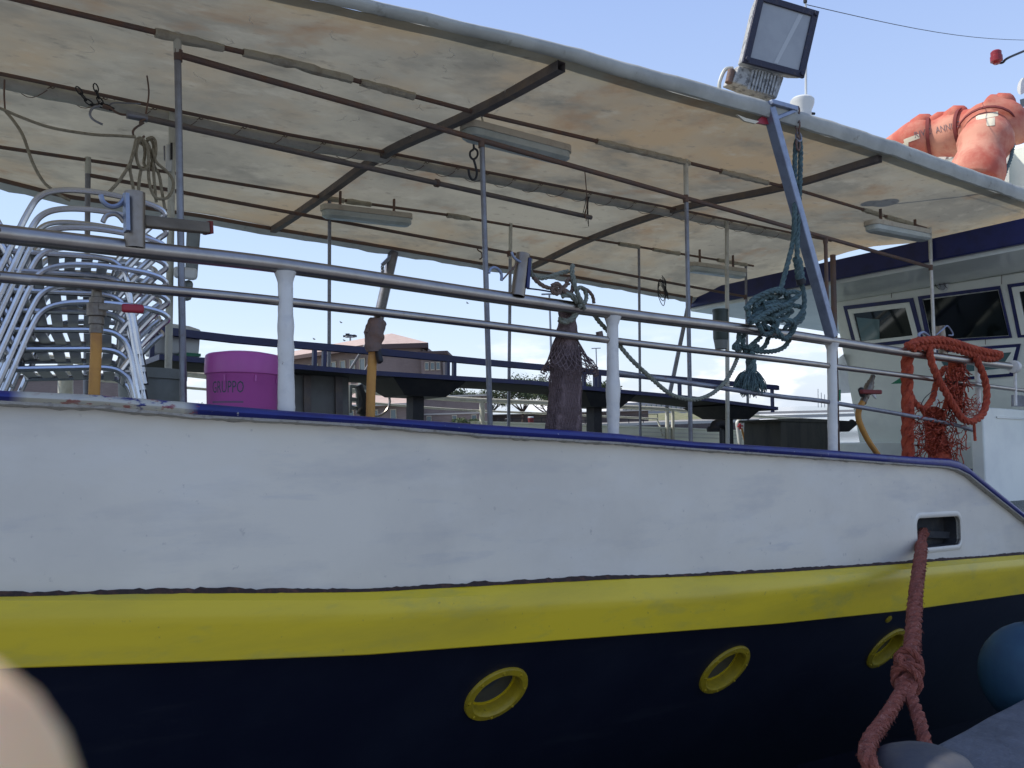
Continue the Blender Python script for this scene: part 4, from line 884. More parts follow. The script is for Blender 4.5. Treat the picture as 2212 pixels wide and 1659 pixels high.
names = ['lowest aluminium armchair of the stack, its legs on the boat deck', 'second lowest aluminium armchair of the stack behind the rail', 'third aluminium armchair up from the deck in the stack',
         'fourth aluminium armchair up in the leaning stack, at its middle', 'third aluminium armchair down from the top of the stack',
         'second aluminium armchair down from the top of the stack', 'topmost aluminium armchair with its back loop against the canopy edge']
chair0 = make_chair(names[0])
for i in range(NCH):
    c = chair0
    if i:
        c = chair0.copy(); COL.objects.link(c); c['label'] = names[i]
        for k in chair0.children:
            d = k.copy(); COL.objects.link(d); d.parent = c
    Rm = Matrix.Rotation(rad(-9 + random.uniform(-2, 2)), 4, 'Z') @ Matrix.Rotation(rad(.25*i), 4, 'Y')
    c.matrix_basis = Matrix.Translation(stackbase + V((-.010*i, random.uniform(-.008, .008), .078*i))) @ Rm
# long blue table with a raised rail
tbl = thing('deck_table', 'long dark blue table with raised rail standing along the middle of the deck', 'table', tuple(V((4, 5.1, dz(4)))))
tf = zcurve([(300, 760), (364, 767), (638, 786), (800, 800), (1150, 822), (1339, 841), (1502, 856), (1681, 879), (1800, 897)], 4.95)
TX = [1.15 + (7.0-1.15)*i/30 for i in range(31)]
def tz(x): return interp(tf, x)
rows = [[V((x, y, tz(x)+z)) for x in TX] for y, z in ((4.95, -.032), (4.95, 0), (5.55, .0), (5.55, -.032))]
MB().grid(rows).add([rows[i][0] for i in range(4)], [(0, 1, 2, 3)]).add([rows[i][-1] for i in range(4)], [(0, 1, 2, 3)]).build('table_top', M['dblue'], tbl, smooth=0)
MB().grid([[V((x, y, tz(x)-.034)) for x in TX] for y in (4.965, 5.54)]).build('underside', M['under'], tbl)
bf = zcurve([(320, 711), (531, 736), (798, 758), (1062, 784), (1310, 806), (1500, 822), (1677, 837)], 5.3)
BX = [bf[0][0] + (bf[-1][0]-bf[0][0])*i/24 for i in range(25)]
MB().grid([[V((x, y, interp(bf, x)+z)) for x in BX] for y, z in ((5.28, -.024), (5.28, .024), (5.33, .024), (5.33, -.024))], closed=False).build('rail', M['dblue'], tbl, smooth=0)
MB().box((BX[-1]-.01, 5.285, interp(bf, BX[-1])-.027), (BX[-1]+.035, 5.325, interp(bf, BX[-1])+.02)).build('rail_end', M['dblue'], tbl, bevel=.004)
for px in (327, 364, 679, 700, 967, 981, 1261, 1285, 1294, 1318, 1467, 1666):
    p = PY(px, 780, 5.3); MB().bar(V((p.x, 5.3, tz(p.x)-.005)), V((p.x, 5.3, interp(bf, p.x)-.02)), .026, .03, (0, 1, 0)).build('rail_post', M['dblue'], tbl)
for px in (897, 1283, 1567, 1786):
    p = PY(px, 850, 5.2); z0 = tz(p.x)-.03; x = p.x
    MB().hexa([(x-.17, 5.05, z0-.12), (x+.17, 5.05, z0-.12), (x+.17, 5.35, z0-.12), (x-.17, 5.35, z0-.12), (x-.30, 4.98, z0-.004), (x+.30, 4.98, z0-.004), (x+.30, 5.5, z0-.004), (x-.30, 5.5, z0-.004)]).build('bracket_box', M['black'], tbl)
    MB().box((x-.045, 5.15, dz(x)), (x+.045, 5.25, z0-.11)).build('leg', M['black'], tbl)
# tubs, buckets, boxes round the table end
bkp = PY(526, 800, 3.62)
bk_ = thing('bucket', 'pink plastic bucket with grey green lettering standing behind the rail', 'bucket', (bkp.x, 3.62, dz(bkp.x)))
zt_ = PY(526, 768, 3.62).z; h_ = zt_-dz(bkp.x); rb = .158
MB().lathe([(rb*.86, 0), (rb*.985, h_*.83), (rb*1.0, h_*.835), (rb*1.035, h_*.84), (rb*1.045, h_*.875), (rb*1.035, h_*.975), (rb*1.02, h_*.99), (rb*.97, h_*1.0), (rb*.6, h_*1.02), (.001, h_*1.03)], (bkp.x, 3.62, dz(bkp.x)), (0, 0, 1), 44, cap=False).build('tub', M['pink'], bk_)
def wrapf(a0, a1, z0, z1, g=1.004):
    def fn(u, v):
        z = z0 + (z1-z0)*v; rr = rb*(.86 + .125*z/(h_*.83))*g; an = a0 + (a1-a0)*u
        return V((bkp.x + rr*math.cos(an), 3.62 + rr*math.sin(an), dz(bkp.x)+z))
    return fn
fa = math.atan2(-3.62, -bkp.x)
MB().text('GRUPPO', None, None, None, 0, fn=wrapf(fa-.95, fa+.02, h_*.68, h_*.775)).build('lettering', M['ink'], bk_, smooth=0)
m = MB(); f_ = wrapf(fa-.95, fa+.02, h_*.60, h_*.615, 1.003); m.grid([[f_(i/12, v) for i in range(13)] for v in (0, 1)]); m.build('print_line', M['inkgrey'], bk_)
m = MB()
for a in (-.55, .3, 1.1): f_ = wrapf(fa+a, fa+a+.05, h_*.77, h_*.82, 1.0); m.hexa([f_(0, 0), f_(1, 0), f_(1, 0)*1.0+V((0, -.006, 0)), f_(0, 0)+V((0, -.006, 0)), f_(0, 1), f_(1, 1), f_(1, 1)+V((0, -.006, 0)), f_(0, 1)+V((0, -.006, 0))])
m.build('rim_lug', M['pink'], bk_)
ha = fa+1.35; hp = [V((bkp.x + rb*1.04*math.cos(ha), 3.62 + rb*1.04*math.sin(ha), dz(bkp.x)+h_*q)) for q in (.86, .7, .5, .42)]; hp[3] += V((.01, -.02, 0))
MB().tube(spline(hp, 4), .004, 6).build('handle', M['black'], bk_); MB().tube([hp[2], hp[3]], .009, 8).build('grip', M['black'], bk_)
def boxthing(name, label, cat, poly, y0, y1, mat, bev=.02, parts=()):
    pts = [PY(a, b, y0) for a, b in poly]; t = thing(name, label, cat, tuple(pts[0]))
    MB().prism(pts, (0, y1-y0, 0)).build('body', M[mat], t, bevel=bev)
    return t
wt = boxthing('storage_tub', 'white plastic tub with a domed lid standing on the left end of the blue table', 'tub', [(328, 765), (430, 765), (434, 715), (326, 705)], 5.36, 5.54, 'plastic', .01)
MB().prism(PYs([(320, 712), (436, 722), (434, 712), (410, 704), (376, 699), (330, 698)], 5.35), (0, .22, 0)).build('lid', M['plastic'], wt, bevel=.01)
MB().prism(PYs([(388, 768), (434, 770), (434, 764), (388, 760)], 5.34), (0, .2, 0)).build('green_tray', M['green'], wt)
MB().rope(PYs([(328, 683), (340, 688), (352, 696), (358, 706)], 5.3), .012).build('lashing', M['ropebrown'], wt)
gb_ = thing('grey_bucket', 'pale grey bucket under the left end of the blue table behind the chair legs', 'bucket', tuple(PY(325, 862, 4.7)))
q = PY(325, 880, 4.7); MB().lathe([(.13, dz(1)-q.z), (.165, PY(325, 806, 4.7).z-q.z-.04), (.18, PY(325, 806, 4.7).z-q.z-.038), (.18, PY(325, 800, 4.7).z-q.z), (.16, PY(325, 800, 4.7).z-q.z)], q, (0, 0, 1), 28).build('tub', M['greybox'], gb_)
dkb = boxthing('dark_crate', 'small dark crate between the pale bucket and the near post', 'crate', [(342, 900), (374, 900), (375, 815), (350, 815)], 4.75, 5.0, 'black', .005); MB().bar(PY(344, 818, 4.745), PY(374, 817, 4.745), .01, .02).build('edge_strip', M['galv'], dkb)
cab = boxthing('locker', 'grey brown steel locker standing under the table right of the pink bucket', 'locker', [(600, 930), (756, 930), (754, 812), (600, 806)], 5.2, 5.5, 'under', .01)
lk = pmat('grey locker', (.17, .165, .15), .7, layers=[((.12, .11, .1), 6, .45, .7, .8)]); cab.children[0].data.materials[0] = lk
for x in (663, 731): MB().bar(PY(x, 812, 5.19), PY(x+1, 920, 5.19), .05, .02, (0, 1, 0)).build('rib', M['beam'], cab)
hr = thing('hose_reel', 'grey frame with a coiled steel ring hanging on the far rail behind the hose', 'reel', tuple(PY(795, 880, 6.2)))
m = MB(); cR = PY(812, 866, 6.1); m.tube([cR + V((.15*math.cos(a)-.02, 0, .13*math.sin(a)+.0)) for a in [k*math.pi/12 for k in range(24)]], .011, 8, closed=True); m.build('ring', M['steel'], hr)
m = MB()
for a, b in (((757, 832), (756, 892)), ((771, 834), (774, 892)), ((757, 834), (778, 836)), ((756, 862), (790, 864)), ((757, 880), (790, 884))): m.tube([PY(*a, 6.1), PY(*b, 6.1)], .016, 8)
m.build('frame', M['greybox'], hr)
m = MB(); m.tube(spline(PYs([(775, 832), (782, 850), (785, 870), (778, 895)], 6.05), 5), .03, 9, jit=.3, jf=14); m.tube(spline(PYs([(790, 848), (792, 866), (786, 880), (784, 900)], 6.05), 5), .026, 9, jit=.4, jf=18); m.build('strap_bundle', M['black'], hr)
MB().bar(PY(776, 832, 6.1), PY(792, 836, 6.1), .05, .05).build('head', M['greybox'], hr)
vp = thing('vent_pipe', 'black gooseneck vent pipe beside the third table leg', 'pipe', tuple(PY(1575, 955, 4.9)))
MB().tube(spline(PYs([(1571, 990), (1571, 930), (1567, 920), (1556, 915), (1545, 918), (1541, 928)], 4.9), 6), .042, 14).build('pipe', M['black'], vp); q = PY(1541, 928, 4.9); MB().lathe([(.058, -.02), (.062, .01), (.045, .03)], q, (0, 0, 1), 16).build('mouth', M['black'], vp)
dc = boxthing('deck_crate', 'dark weathered wooden crate standing before the deckhouse right of the table', 'crate', [(1686, 985), (1790, 990), (1788, 908), (1687, 906)], 4.95, 5.4, 'wood', .006)
dcm = pmat('dark crate wood', (.085, .08, .062), .85, layers=[((.05, .047, .04), 10, .42, .66, .9, (1, 1, .2)), ((.2, .15, .07), 9, .66, .76, .8)], bump=.4, bscale=30); dc.children[0].data.materials[0] = dcm
MB().prism(PYs([(1683, 910), (1790, 913), (1789, 906), (1735, 903), (1684, 905)], 4.93), (0, .5, 0)).build('lid', dcm, dc, bevel=.004)
cyl = thing('canister', 'dark green canister with white base strapped to the right centre post', 'canister', tuple(PY(1557, 752, 4.66)))
q = PY(1557, 735, 4.62); hq = PY(1557, 669, 4.62).z-q.z; MB().lathe([(.062, 0), (.066, .02), (.066, hq-.02), (.07, hq-.02), (.07, hq), (.02, hq+.004)], q, (0, 0, 1), 22).build('bottle', pmat('dark green plastic', (.025, .045, .04), .4), cyl)
MB().lathe([(.05, PY(1557, 754, 4.62).z-q.z), (.058, -.02), (.062, -.001)], q, (0, 0, 1), 22).build('base', M['greybox'], cyl)
bh = thing('rescue_hook', 'white bent tube with a red cross mark hooked on the far bulwark', 'hook', tuple(PY(1597, 955, 6.4)))
MB().tube(spline(PYs([(1599, 965), (1594, 925), (1593, 913), (1598, 909), (1603, 914), (1604, 930)], 6.4), 5), .025, 10).build('tube', M['plastic'], bh)
MB().bar(PY(1594, 921, 6.36), PY(1604, 920, 6.36), .02, .02).build('red_mark', M['redplastic'], bh); MB().bar(PY(1598, 915, 6.357), PY(1600, 927, 6.357), .02, .02, (0, 1, 0)).build('red_mark', M['redplastic'], bh)
MB().tube([PY(1602, 925, 6.38), PY(1612, 962, 6.38)], .013, 8).build('stick', M['hose'], bh)
tg = thing('ribbon', 'frayed white ribbon tied to the far rail beside the net bundle', 'ribbon', tuple(PY(1288, 925, 6.5)))
MB().tube(spline(PYs([(1287, 903), (1290, 915), (1289, 925), (1293, 938), (1298, 948)], 6.5), 4), [.02, .03, .022, .03, .02]*4+[.02], 6, jit=.5, jf=20).build('strip', M['cloth'], tg)
# ------------------------------------------------------------------ hoses with valves hung from the lower rail
def hose(label, pts, r, Y, vt, vb, vr, extra):
    t = thing('hose', label, 'hose', tuple(PY(*pts[0], Y)))
    MB().tube(spline(PYs(pts, Y), 8), r, 14).build('pipe', M['hose'], t)
    a, b = PY(*vt, Y), PY(*vb, Y); ax = (b-a).normalized(); L_ = (b-a).length
    MB().lathe([(vr*.55, 0), (vr*.6, L_*.2), (vr*.85, L_*.22), (vr*.85, L_*.34), (vr*1.1, L_*.36), (vr*1.1, L_*.62), (vr*.85, L_*.64), (vr*.9, L_*.8), (vr*.75, L_*.82), (vr*.8, L_)], a, ax, 12).build('valve', M['brass'], t, smooth=25)
    extra(t, Y); return t
def ex1(t, Y):
    MB().bar(PY(214, 662, Y-.03), PY(264, 666, Y-.05), .012, .02).build('lever', M['brass'], t); MB().bar(PY(262, 665, Y-.05), PY(311, 668, Y-.06), .022, .03).build('handle', M['redplastic'], t, bevel=.008)
hose('ochre hose with a red lever valve hanging in front of the chair stack', [(208, 716), (207, 770), (204, 830), (202, 900)], .0185, 3.06, (209, 622), (208, 720), .028, ex1)
def ex2(t, Y):
    MB().bar(PY(814, 752, Y-.02), PY(822, 784, Y-.04), .02, .03, (0, 1, 0)).build('handle', M['black'], t, bevel=.006)
    m = MB(); m.tube(spline(PYs([(815, 690), (811, 712), (806, 738), (806, 760)], Y-.01), 5), [.03, .036, .04, .04, .042, .04, .04, .044, .04, .036, .034, .034, .034, .033, .03, .03], 12, jit=.25, jf=28); m.tube(PYs([(792, 713), (805, 722), (810, 724)], Y-.02), .012, 8, jit=.3); m.build('tape_wrap', M['rusty'], t)
hose('straight ochre hose wrapped in brown tape hanging at the middle of the rail', [(806, 756), (803, 800), (801, 850), (800, 930)], .0195, 3.06, (817, 672), (808, 752), .022, ex2)
def ex3(t, Y):
    MB().bar(PY(1860, 846, Y-.04), PY(1902, 847, Y-.04), .03, .03).build('handle', M['strap'], t, bevel=.008)
    MB().bar(PY(1858, 838, Y), PY(1864, 856, Y), .03, .04).build('cap', M['black'], t, bevel=.01); MB().prism(PYs([(1884, 852), (1894, 862), (1890, 848)], Y), (0, .01, 0)).build('tag', M['plastic'], t)
hose('curved ochre hose with a small valve hanging left of the orange rope', [(1866, 866), (1857, 880), (1854, 900), (1861, 923), (1877, 954), (1896, 982), (1905, 1000)], .020, 3.09, (1886, 812), (1864, 870), .030, ex3)
#PART4
# ------------------------------------------------------------------ nets and ropes
def lump(m, path, rs, squash=.7, n=22, jit=.2, jf=14, twist=0, fold=0, axis=None):
    """lumpy hanging mass: a tube whose section is folded like bunched cloth"""
    path = [V(p) for p in path]; vs = []; fs = []; N = len(path); rnd = random.random()*50
    sx = V((1, 0, 0)); sy = V((0, 1, 0))
    for i, (p, r) in enumerate(zip(path, rs)):
        for k in range(n):
            a = 2*math.pi*k/n
            f = 1 + fold*math.sin(a*5 + rnd + i*.12) + fold*.6*math.sin(a*9+rnd*2+i*.2)
            d = sx*math.cos(a)*r*f + sy*math.sin(a)*r*squash*f
            q = p + d; q = q + d*jit*noise.noise(q*jf + V((rnd, 0, 0)))
            vs.append(q)
    for i in range(N-1):
        for k in range(n):
            k2 = (k+1) % n; fs.append((i*n+k, i*n+k2, (i+1)*n+k2, (i+1)*n+k))
    fs += [tuple(range(n-1, -1, -1)), tuple((N-1)*n+k for k in range(n))]
    m.add(vs, fs); return m
YN = 3.085
nb = thing('net_bundle', 'brown fishing net bundle tied to the top rail, its mesh skirt spread out', 'net', tuple(PY(1220, 925, YN)))
cp = [(1229, 660, 15), (1229, 676, 17), (1227, 690, 15), (1225, 706, 17), (1224, 722, 19), (1223, 750, 22), (1222, 775, 25), (1222, 800, 25), (1222, 830, 26), (1220, 870, 27), (1218, 910, 29), (1217, 950, 30), (1217, 990, 31)]
cs = spline([V((a, b, c)) for a, b, c in cp], 5); px_m = (PY(1229, 800, YN)-PY(1228, 800, YN)).length
m = MB(); lump(m, [PY(p.x, p.y, YN) for p in cs], [p.z*px_m for p in cs], .75, 44, .12, 26, fold=.075); m.build('net_body', M['net'], nb, smooth=70)
def netgrid(rows, r, name, mat, par, jit=0):
    bm_v = []; fs = []; n = len(rows[0]); vs = [p + V((random.uniform(-jit, jit), random.uniform(-jit, jit), random.uniform(-jit, jit))) for rw in rows for p in rw]
    m = MB()
    for i in range(len(rows)-1):
        for k in range(n):
            k2 = (k + (1 if i % 2 else -1)) % n
            for q in (k, k2): m.tube([vs[i*n+k], vs[(i+1)*n+q]], r, 4, caps=False)
    return m.build(name, M[mat], par)
sk = [(728, 20, 1224), (740, 24, 1224), (752, 29, 1225), (764, 35, 1226), (775, 41, 1228), (785, 47, 1230), (794, 53, 1231), (800, 56, 1232), (806, 47, 1230)]
n_ = 30; rows = []
for i, (y, r, cx) in enumerate(sk):
    o = .5 if i % 2 else 0; c = PY(cx, y, YN)
    rows.append([c + V((math.cos(2*math.pi*(k+o)/n_), math.sin(2*math.pi*(k+o)/n_)*.62, .10*math.sin(2*math.pi*(k+o)/n_*4)))*(r*px_m)*(1+.12*noise.noise(V((k*.5, i*.4, 0)))) for k in range(n_)])
netgrid(rows, .0024, 'net_skirt', 'net', nb, .0025)
rows = []
for i in range(27):
    t = i/26; p = cs[min(len(cs)-1, int((.42+.58*t)*(len(cs)-1)))]; o = .5 if i % 2 else 0; c = PY(p.x, p.y, YN)
    rows.append([c + V((math.cos(2*math.pi*(k+o)/40), math.sin(2*math.pi*(k+o)/40)*.75, 0))*(p.z*px_m*(1.10+.08*noise.noise(V((k*.9, i*.5, 7))))) for k in range(40)])
netgrid(rows, .0017, 'net_mesh', 'net', nb, .002)
m = MB()
for k in range(26):                                                  # torn ends along the skirt
    a = random.uniform(0, 6.28); y = random.uniform(796, 812); p = PY(1230+random.uniform(-50, 50), y, YN-.03+random.uniform(0, .04)); m.tube([p, p+V((random.uniform(-.012, .012), 0, -.015)), p+V((random.uniform(-.02, .02), 0, random.uniform(-.045, -.02)))], .0018, 4)
_le = m.build('loose_ends', M['net'], nb); _le['kind'] = 'stuff'
m = MB(); m.rope([PY(a, b, y) for a, b, y in ((1213, 640, 3.0), (1228, 636, 2.98), (1244, 648, 2.98), (1252, 664, 3.02), (1244, 678, 3.02), (1232, 692, 3.02), (1218, 694, 3.03), (1209, 690, 3.06))], .016); m.build('lashing', M['ropegrey'], nb)
kr = thing('knotted_rope', 'frayed grey and brown rope drooping from the rod holder and knotted round the top rail', 'rope', tuple(PY(1240, 620, 3.0)))
MB().rope(PYs([(1146, 560), (1144, 578), (1149, 594), (1167, 601), (1190, 597), (1210, 590), (1228, 586)], 3.0), .0115).build('strand', M['ropegrey'], kr)
MB().rope([PY(a, b, y) for a, b, y in ((1237, 572, 2.99), (1236, 586, 2.98), (1239, 605, 2.97), (1244, 624, 2.965), (1250, 640, 2.965), (1257, 654, 2.97), (1262, 668, 2.985))], .0125).build('strand', M['ropegrey'], kr)
MB().rope(PYs([(1152, 598), (1160, 608), (1176, 619), (1193, 624), (1206, 628), (1220, 626)], 2.995), .011, fuzz=.8).build('strand', M['ropebrown'], kr)
m = MB(); m.rope(PYs([(1192, 618), (1204, 613), (1212, 622), (1206, 634), (1195, 632), (1193, 622), (1204, 620)], 2.985), .0115, fuzz=.5); m.rope(PYs([(1222, 610), (1232, 602), (1238, 614), (1234, 632), (1222, 634), (1217, 622), (1228, 612)], 2.985), .0115, fuzz=.7); m.build('knot', M['ropebrown'], kr)
lump(MB(), [PY(a, b, 3.0) for a, b in ((1216, 624), (1222, 632), (1234, 640), (1246, 645))], [.022, .034, .034, .02], .8, 14, .3, 40).build('knot_core', M['ropebrown'], kr)
MB().rope([PY(a, b, y) for a, b, y in ((1246, 626, 3.0), (1254, 621, 3.02), (1263, 628, 3.04), (1267, 642, 3.03), (1262, 655, 2.99), (1252, 662, 2.97))], .0115).build('loop', M['ropegrey'], kr)
MB().rope([PY(a, b, y) for a, b, y in ((1258, 622, 3.05), (1270, 628, 3.05), (1280, 640, 3.06), (1283, 655, 3.06))], .0095).build('loop', M['ropebrown'], kr)
wire([(1139, 623), (1165, 626), (1194, 631)], 3.03, .004, 'dblue', 'thin_line', kr)
sl_ = [(1279, 672, 3.06), (1292, 692, 3.07), (1312, 714, 3.075), (1335, 742, 3.06), (1364, 777, 3.0), (1399, 810, 2.99), (1443, 848, 2.985), (1473, 860, 2.985), (1502, 863, 2.985), (1537, 851, 2.99), (1567, 824, 3.0), (1587, 788, 3.03), (1599, 757, 3.07), (1606, 742, 3.08)]
tag(MB().rope([PY(*a) for a in sl_], .0125, pitch=.075).build('slack_rope', M['ropegrey']), 'grey green rope sagging in a long bow between the net bundle and the teal coil', 'rope')
# teal rope coil
tcoil = thing('rope_coil', 'big tangled teal rope coil hung over the top rail with a frayed tassel below', 'rope', tuple(PY(1680, 700, 3.0)))
def t8(pts, Y): return [PY(1575+.2134*a, 495.5+.2134*b, y if isinstance(y, float) else Y) for a, b, *r in pts for y in (r[0] if r else Y,)]
TR = .0165
paths = [[(200, 900), (230, 760), (330, 660), (470, 610), (590, 640), (640, 700)], [(190, 800), (280, 690), (420, 630), (560, 650), (610, 720), (560, 780), (440, 800), (330, 840), (230, 910), (200, 950)],
         [(260, 830), (300, 720), (400, 680), (500, 700), (480, 800), (430, 780), (450, 700), (540, 660)], [(240, 940), (350, 850), (480, 800), (600, 760), (660, 700), (690, 650), (640, 630), (590, 650)],
         [(330, 760), (430, 740), (540, 730), (630, 760), (560, 820), (440, 860), (330, 890), (260, 930)], [(310, 700), (370, 660), (440, 720), (380, 800), (300, 830)],
         [(290, 960), (320, 920), (420, 900), (460, 960), (440, 1040), (380, 1060), (310, 1020), (280, 980)], [(460, 1000), (520, 920), (600, 930), (650, 990), (640, 1070), (560, 1110), (490, 1070), (470, 1010)],
         [(270, 1000), (360, 1060), (470, 1090), (560, 1080), (630, 1030), (620, 960), (570, 940)], [(400, 880), (440, 960), (470, 1040), (500, 900)], [(350, 800), (460, 770), (570, 790), (520, 860), (420, 880)],
         [(380, 1010), (350, 960), (420, 930), (480, 980)], [(250, 780), (300, 740), (380, 750), (470, 830), (540, 880), (600, 880), (640, 820)]]
m = MB()
for i, p in enumerate(paths):
    yb = 2.985 - .018*(i % 4) + (.045 if i % 3 == 2 else 0)
    m.rope([q + V((0, .02*math.sin(j*1.7+i), 0)) for j, q in enumerate(t8(p, yb))], TR, spl=5)
lump(m, t8([(270, 860), (330, 800), (420, 760), (520, 720), (580, 700)], 3.01), [.03, .06, .075, .06, .03], .6, 14, .35, 26)
m.build('coil', M['ropeteal'], tcoil)
MB().rope(t8([(520, 620), (560, 470), (600, 320), (645, 130)], 2.98) + PYs([(1716, 480), (1717, 420), (1717, 360), (1719, 312), (1724, 300), (1729, 314), (1729, 360), (1727, 420), (1723, 500), (1722, 556)], 2.955), TR).build('hoist_line', M['ropeteal'], tcoil)
MB().rope(t8([(690, 290), (705, 380), (715, 460), (728, 520)], 2.96), .030, pitch=.11, fuzz=1.2).build('splice', M['ropeteal'], tcoil)
MB().tube(t8([(715, 500), (730, 555)], 2.96), .028, 10, jit=.2, jf=40).build('dark_whipping', M['black'], tcoil)
m = MB(); m.rope(t8([(735, 560), (760, 680), (755, 800), (700, 890), (620, 950), (560, 1010)], 2.965), TR); m.rope(t8([(640, 770), (730, 790), (755, 850), (720, 930), (650, 950)], 2.99), TR); m.build('tail_loop', M['ropeteal'], tcoil)
m = MB()
for p in ([(100, 1050), (95, 1130), (70, 1180), (110, 1200)], [(610, 1120), (560, 1190), (470, 1230), (350, 1240), (240, 1225), (180, 1190)], [(400, 1090), (370, 1170), (310, 1220), (240, 1200)], [(320, 1090), (230, 1170), (150, 1240)], [(150, 1060), (140, 1160), (180, 1230)], [(250, 1190), (290, 1180), (280, 1220)], [(60, 1165), (50, 1200), (90, 1215), (100, 1175), (60, 1165)]):
    m.rope(t8(p, 3.06), TR*.95, spl=5)
lump(m, t8([(110, 1200), (170, 1215), (220, 1240)], 3.06), [.03, .04, .03], .8, 12, .3, 40); m.build('hanging_loops', M['ropeteal'], tcoil)
MB().rope(t8([(215, 1245), (222, 1330), (225, 1420), (215, 1510)], 3.05), .034, pitch=.16, fuzz=.5).build('tail', M['ropeteal'], tcoil)
m = MB(); c = t8([(213, 1560)], 3.05)[0]
for k in range(340):
    d = V((random.gauss(0, 1), random.gauss(0, .7), random.gauss(0, .75))); d.normalize(); q = c + V((d.x*.105, d.y*.08, d.z*.06))*random.uniform(.5, 1.05); b_ = c + V((random.uniform(-.03, .03), 0, .05))
    m.tube(spline([b_, b_.lerp(q, .5)+V((0, 0, .03)), q, q + V((d.x*.02, 0, -.03))], 3), .0028, 4, caps=False)
lump(m, [c+V((0, 0, .05)), c+V((0, 0, .0)), c+V((0, 0, -.05))], [.03, .07, .05], .8, 14, .4, 40); m.build('tassel', M['ropeteal'], tcoil)
tcl = thing('shackle_chain', 'short rusty chain and shackle between the canopy bracket and the teal rope', 'chain', tuple(PY(1724, 238, 2.9)))
chainpts(MB(), PYs([(1722, 240), (1723, 268), (1724, 288)], 2.92), .0055, .032, .062).build('chain', M['rusty'], tcl)
q = PY(1725, 296, 2.93); MB().tube([q + V((.028*math.cos(a), 0, .028*math.sin(a))) for a in [k*math.pi/8 for k in range(16)]], .0075, 8, closed=True).build('ring', M['galv'], tcl)
q = PY(1724, 312, 2.93); MB().tube([q + V((.018*math.cos(a), 0, .04*math.sin(a))) for a in [k*math.pi/8 for k in range(16)]], .007, 8, closed=True).build('thimble', M['rusty'], tcl)
# orange rope and net bundle on the right
orb = thing('orange_rope', 'thick orange red rope and net bundle looped over the end of the top rail', 'rope', tuple(PY(2040, 960, 3.0)))
def o5(pts, Y): return [PY(1814+.18*p[0], 725.5+.18*p[1], p[2] if len(p) > 2 else Y) for p in pts]
OR = .033
MB().rope(o5([(840, 130), (900, 80), (1000, 60), (1200, 50), (1330, 75), (1450, 110), (1580, 150), (1700, 185), (1830, 205), (1920, 225)], 2.97), OR, pitch=.2, fuzz=1).build('top_strand', M['ropered'], orb)
MB().rope(o5([(850, 160, 3.0), (1000, 130), (1180, 110), (1330, 140), (1500, 190), (1640, 240), (1780, 275), (1900, 255)], 2.99), OR, pitch=.2, fuzz=1).build('top_strand', M['ropered'], orb)
MB().rope(o5([(1250, 60, 3.06), (1420, 130), (1600, 200), (1800, 240), (1930, 225)], 3.05), OR, pitch=.2, fuzz=1).build('top_strand', M['ropered'], orb)
MB().rope(o5([(830, 120, 3.04), (815, 250), (805, 420), (810, 600), (815, 760), (820, 950), (815, 1150), (820, 1420), (820, 1560)], 3.085), .046, pitch=.3, fuzz=.8).build('side_strand', M['ropered'], orb)
MB().rope(o5([(1070, 120), (1080, 200), (1105, 330), (1150, 450), (1200, 560), (1260, 660), (1320, 760), (1390, 880), (1470, 990), (1560, 1030), (1650, 1000), (1720, 930), (1755, 820), (1765, 690), (1745, 540), (1705, 420), (1660, 330), (1640, 260)], 2.965), .0285, pitch=.18, fuzz=1).build('front_loop', M['ropered'], orb)
MB().rope(o5([(840, 690), (890, 790), (950, 850), (1010, 875), (1060, 830), (1120, 740), (1150, 600), (1200, 480), (1260, 380)], 3.07), .024, pitch=.16, fuzz=1).build('inner_loop', M['ropered'], orb)
m = MB(); lump(m, o5([(1400, 300), (1400, 450), (1390, 600), (1370, 760), (1340, 880)], 3.10), [.08, .085, .08, .085, .09], .6, 24, .3, 16, fold=.08)
lump(m, o5([(1080, 850), (1120, 900), (1140, 1000), (1140, 1100), (1150, 1200), (1170, 1320), (1200, 1440), (1200, 1600)], 3.12), [.09, .12, .115, .105, .115, .12, .13, .13], .5, 26, .3, 15, fold=.09); m.build('net_mass', M['ropered'], orb, smooth=70)
rn = random.Random(21); m = MB()
for k in range(210):                                                 # tangled twine over the mass and hanging from it
    x = rn.uniform(930, 1420); y = rn.uniform(860, 1420); p = []
    a = rn.uniform(0, 6.28)
    for j in range(6):
        p.append((x, y, 3.05 + rn.uniform(-.05, .06))); a += rn.uniform(-1.1, 1.1); x += math.cos(a)*38; y += math.sin(a)*38 + 6
    m.tube(spline(o5(p, 3.05), 3), .0032, 4, caps=False)
for x0, y0 in ((1400, 1080), (1500, 1120), (1530, 1120), (1350, 1150), (1460, 1350), (1420, 1250)):
    p = []; x, y = x0, y0
    for j in range(6): p.append((x, y, 3.05)); x += rn.uniform(-28, 22); y += rn.uniform(40, 75)
    m.tube(spline(o5(p, 3.05), 4), .0042, 5)
m.tube(spline(o5([(1610, 1040), (1615, 1120), (1620, 1200), (1625, 1260)], 2.98), 4), .011, 8, jit=.3, jf=60)
for k in range(70):
    x, y = rn.uniform(1400, 1680), rn.uniform(770, 960); p = []; a = rn.uniform(0, 6.28)
    for j in range(5): p.append((x, y, 3.06)); a += rn.uniform(-1, 1); x += math.cos(a)*30; y += math.sin(a)*22
    m.tube(spline(o5(p, 3.06), 3), .0026, 4, caps=False)
for k in range(110):
    x, y = rn.uniform(1270, 1530), rn.uniform(330, 880); p = []; a = rn.uniform(1.0, 2.1)
    for j in range(6): p.append((x, y, 3.0 + rn.uniform(-.03, .05))); a += rn.uniform(-.7, .7); x += math.cos(a)*30; y += math.sin(a)*34
    m.tube(spline(o5(p, 3.05), 3), .0045, 4, caps=False)
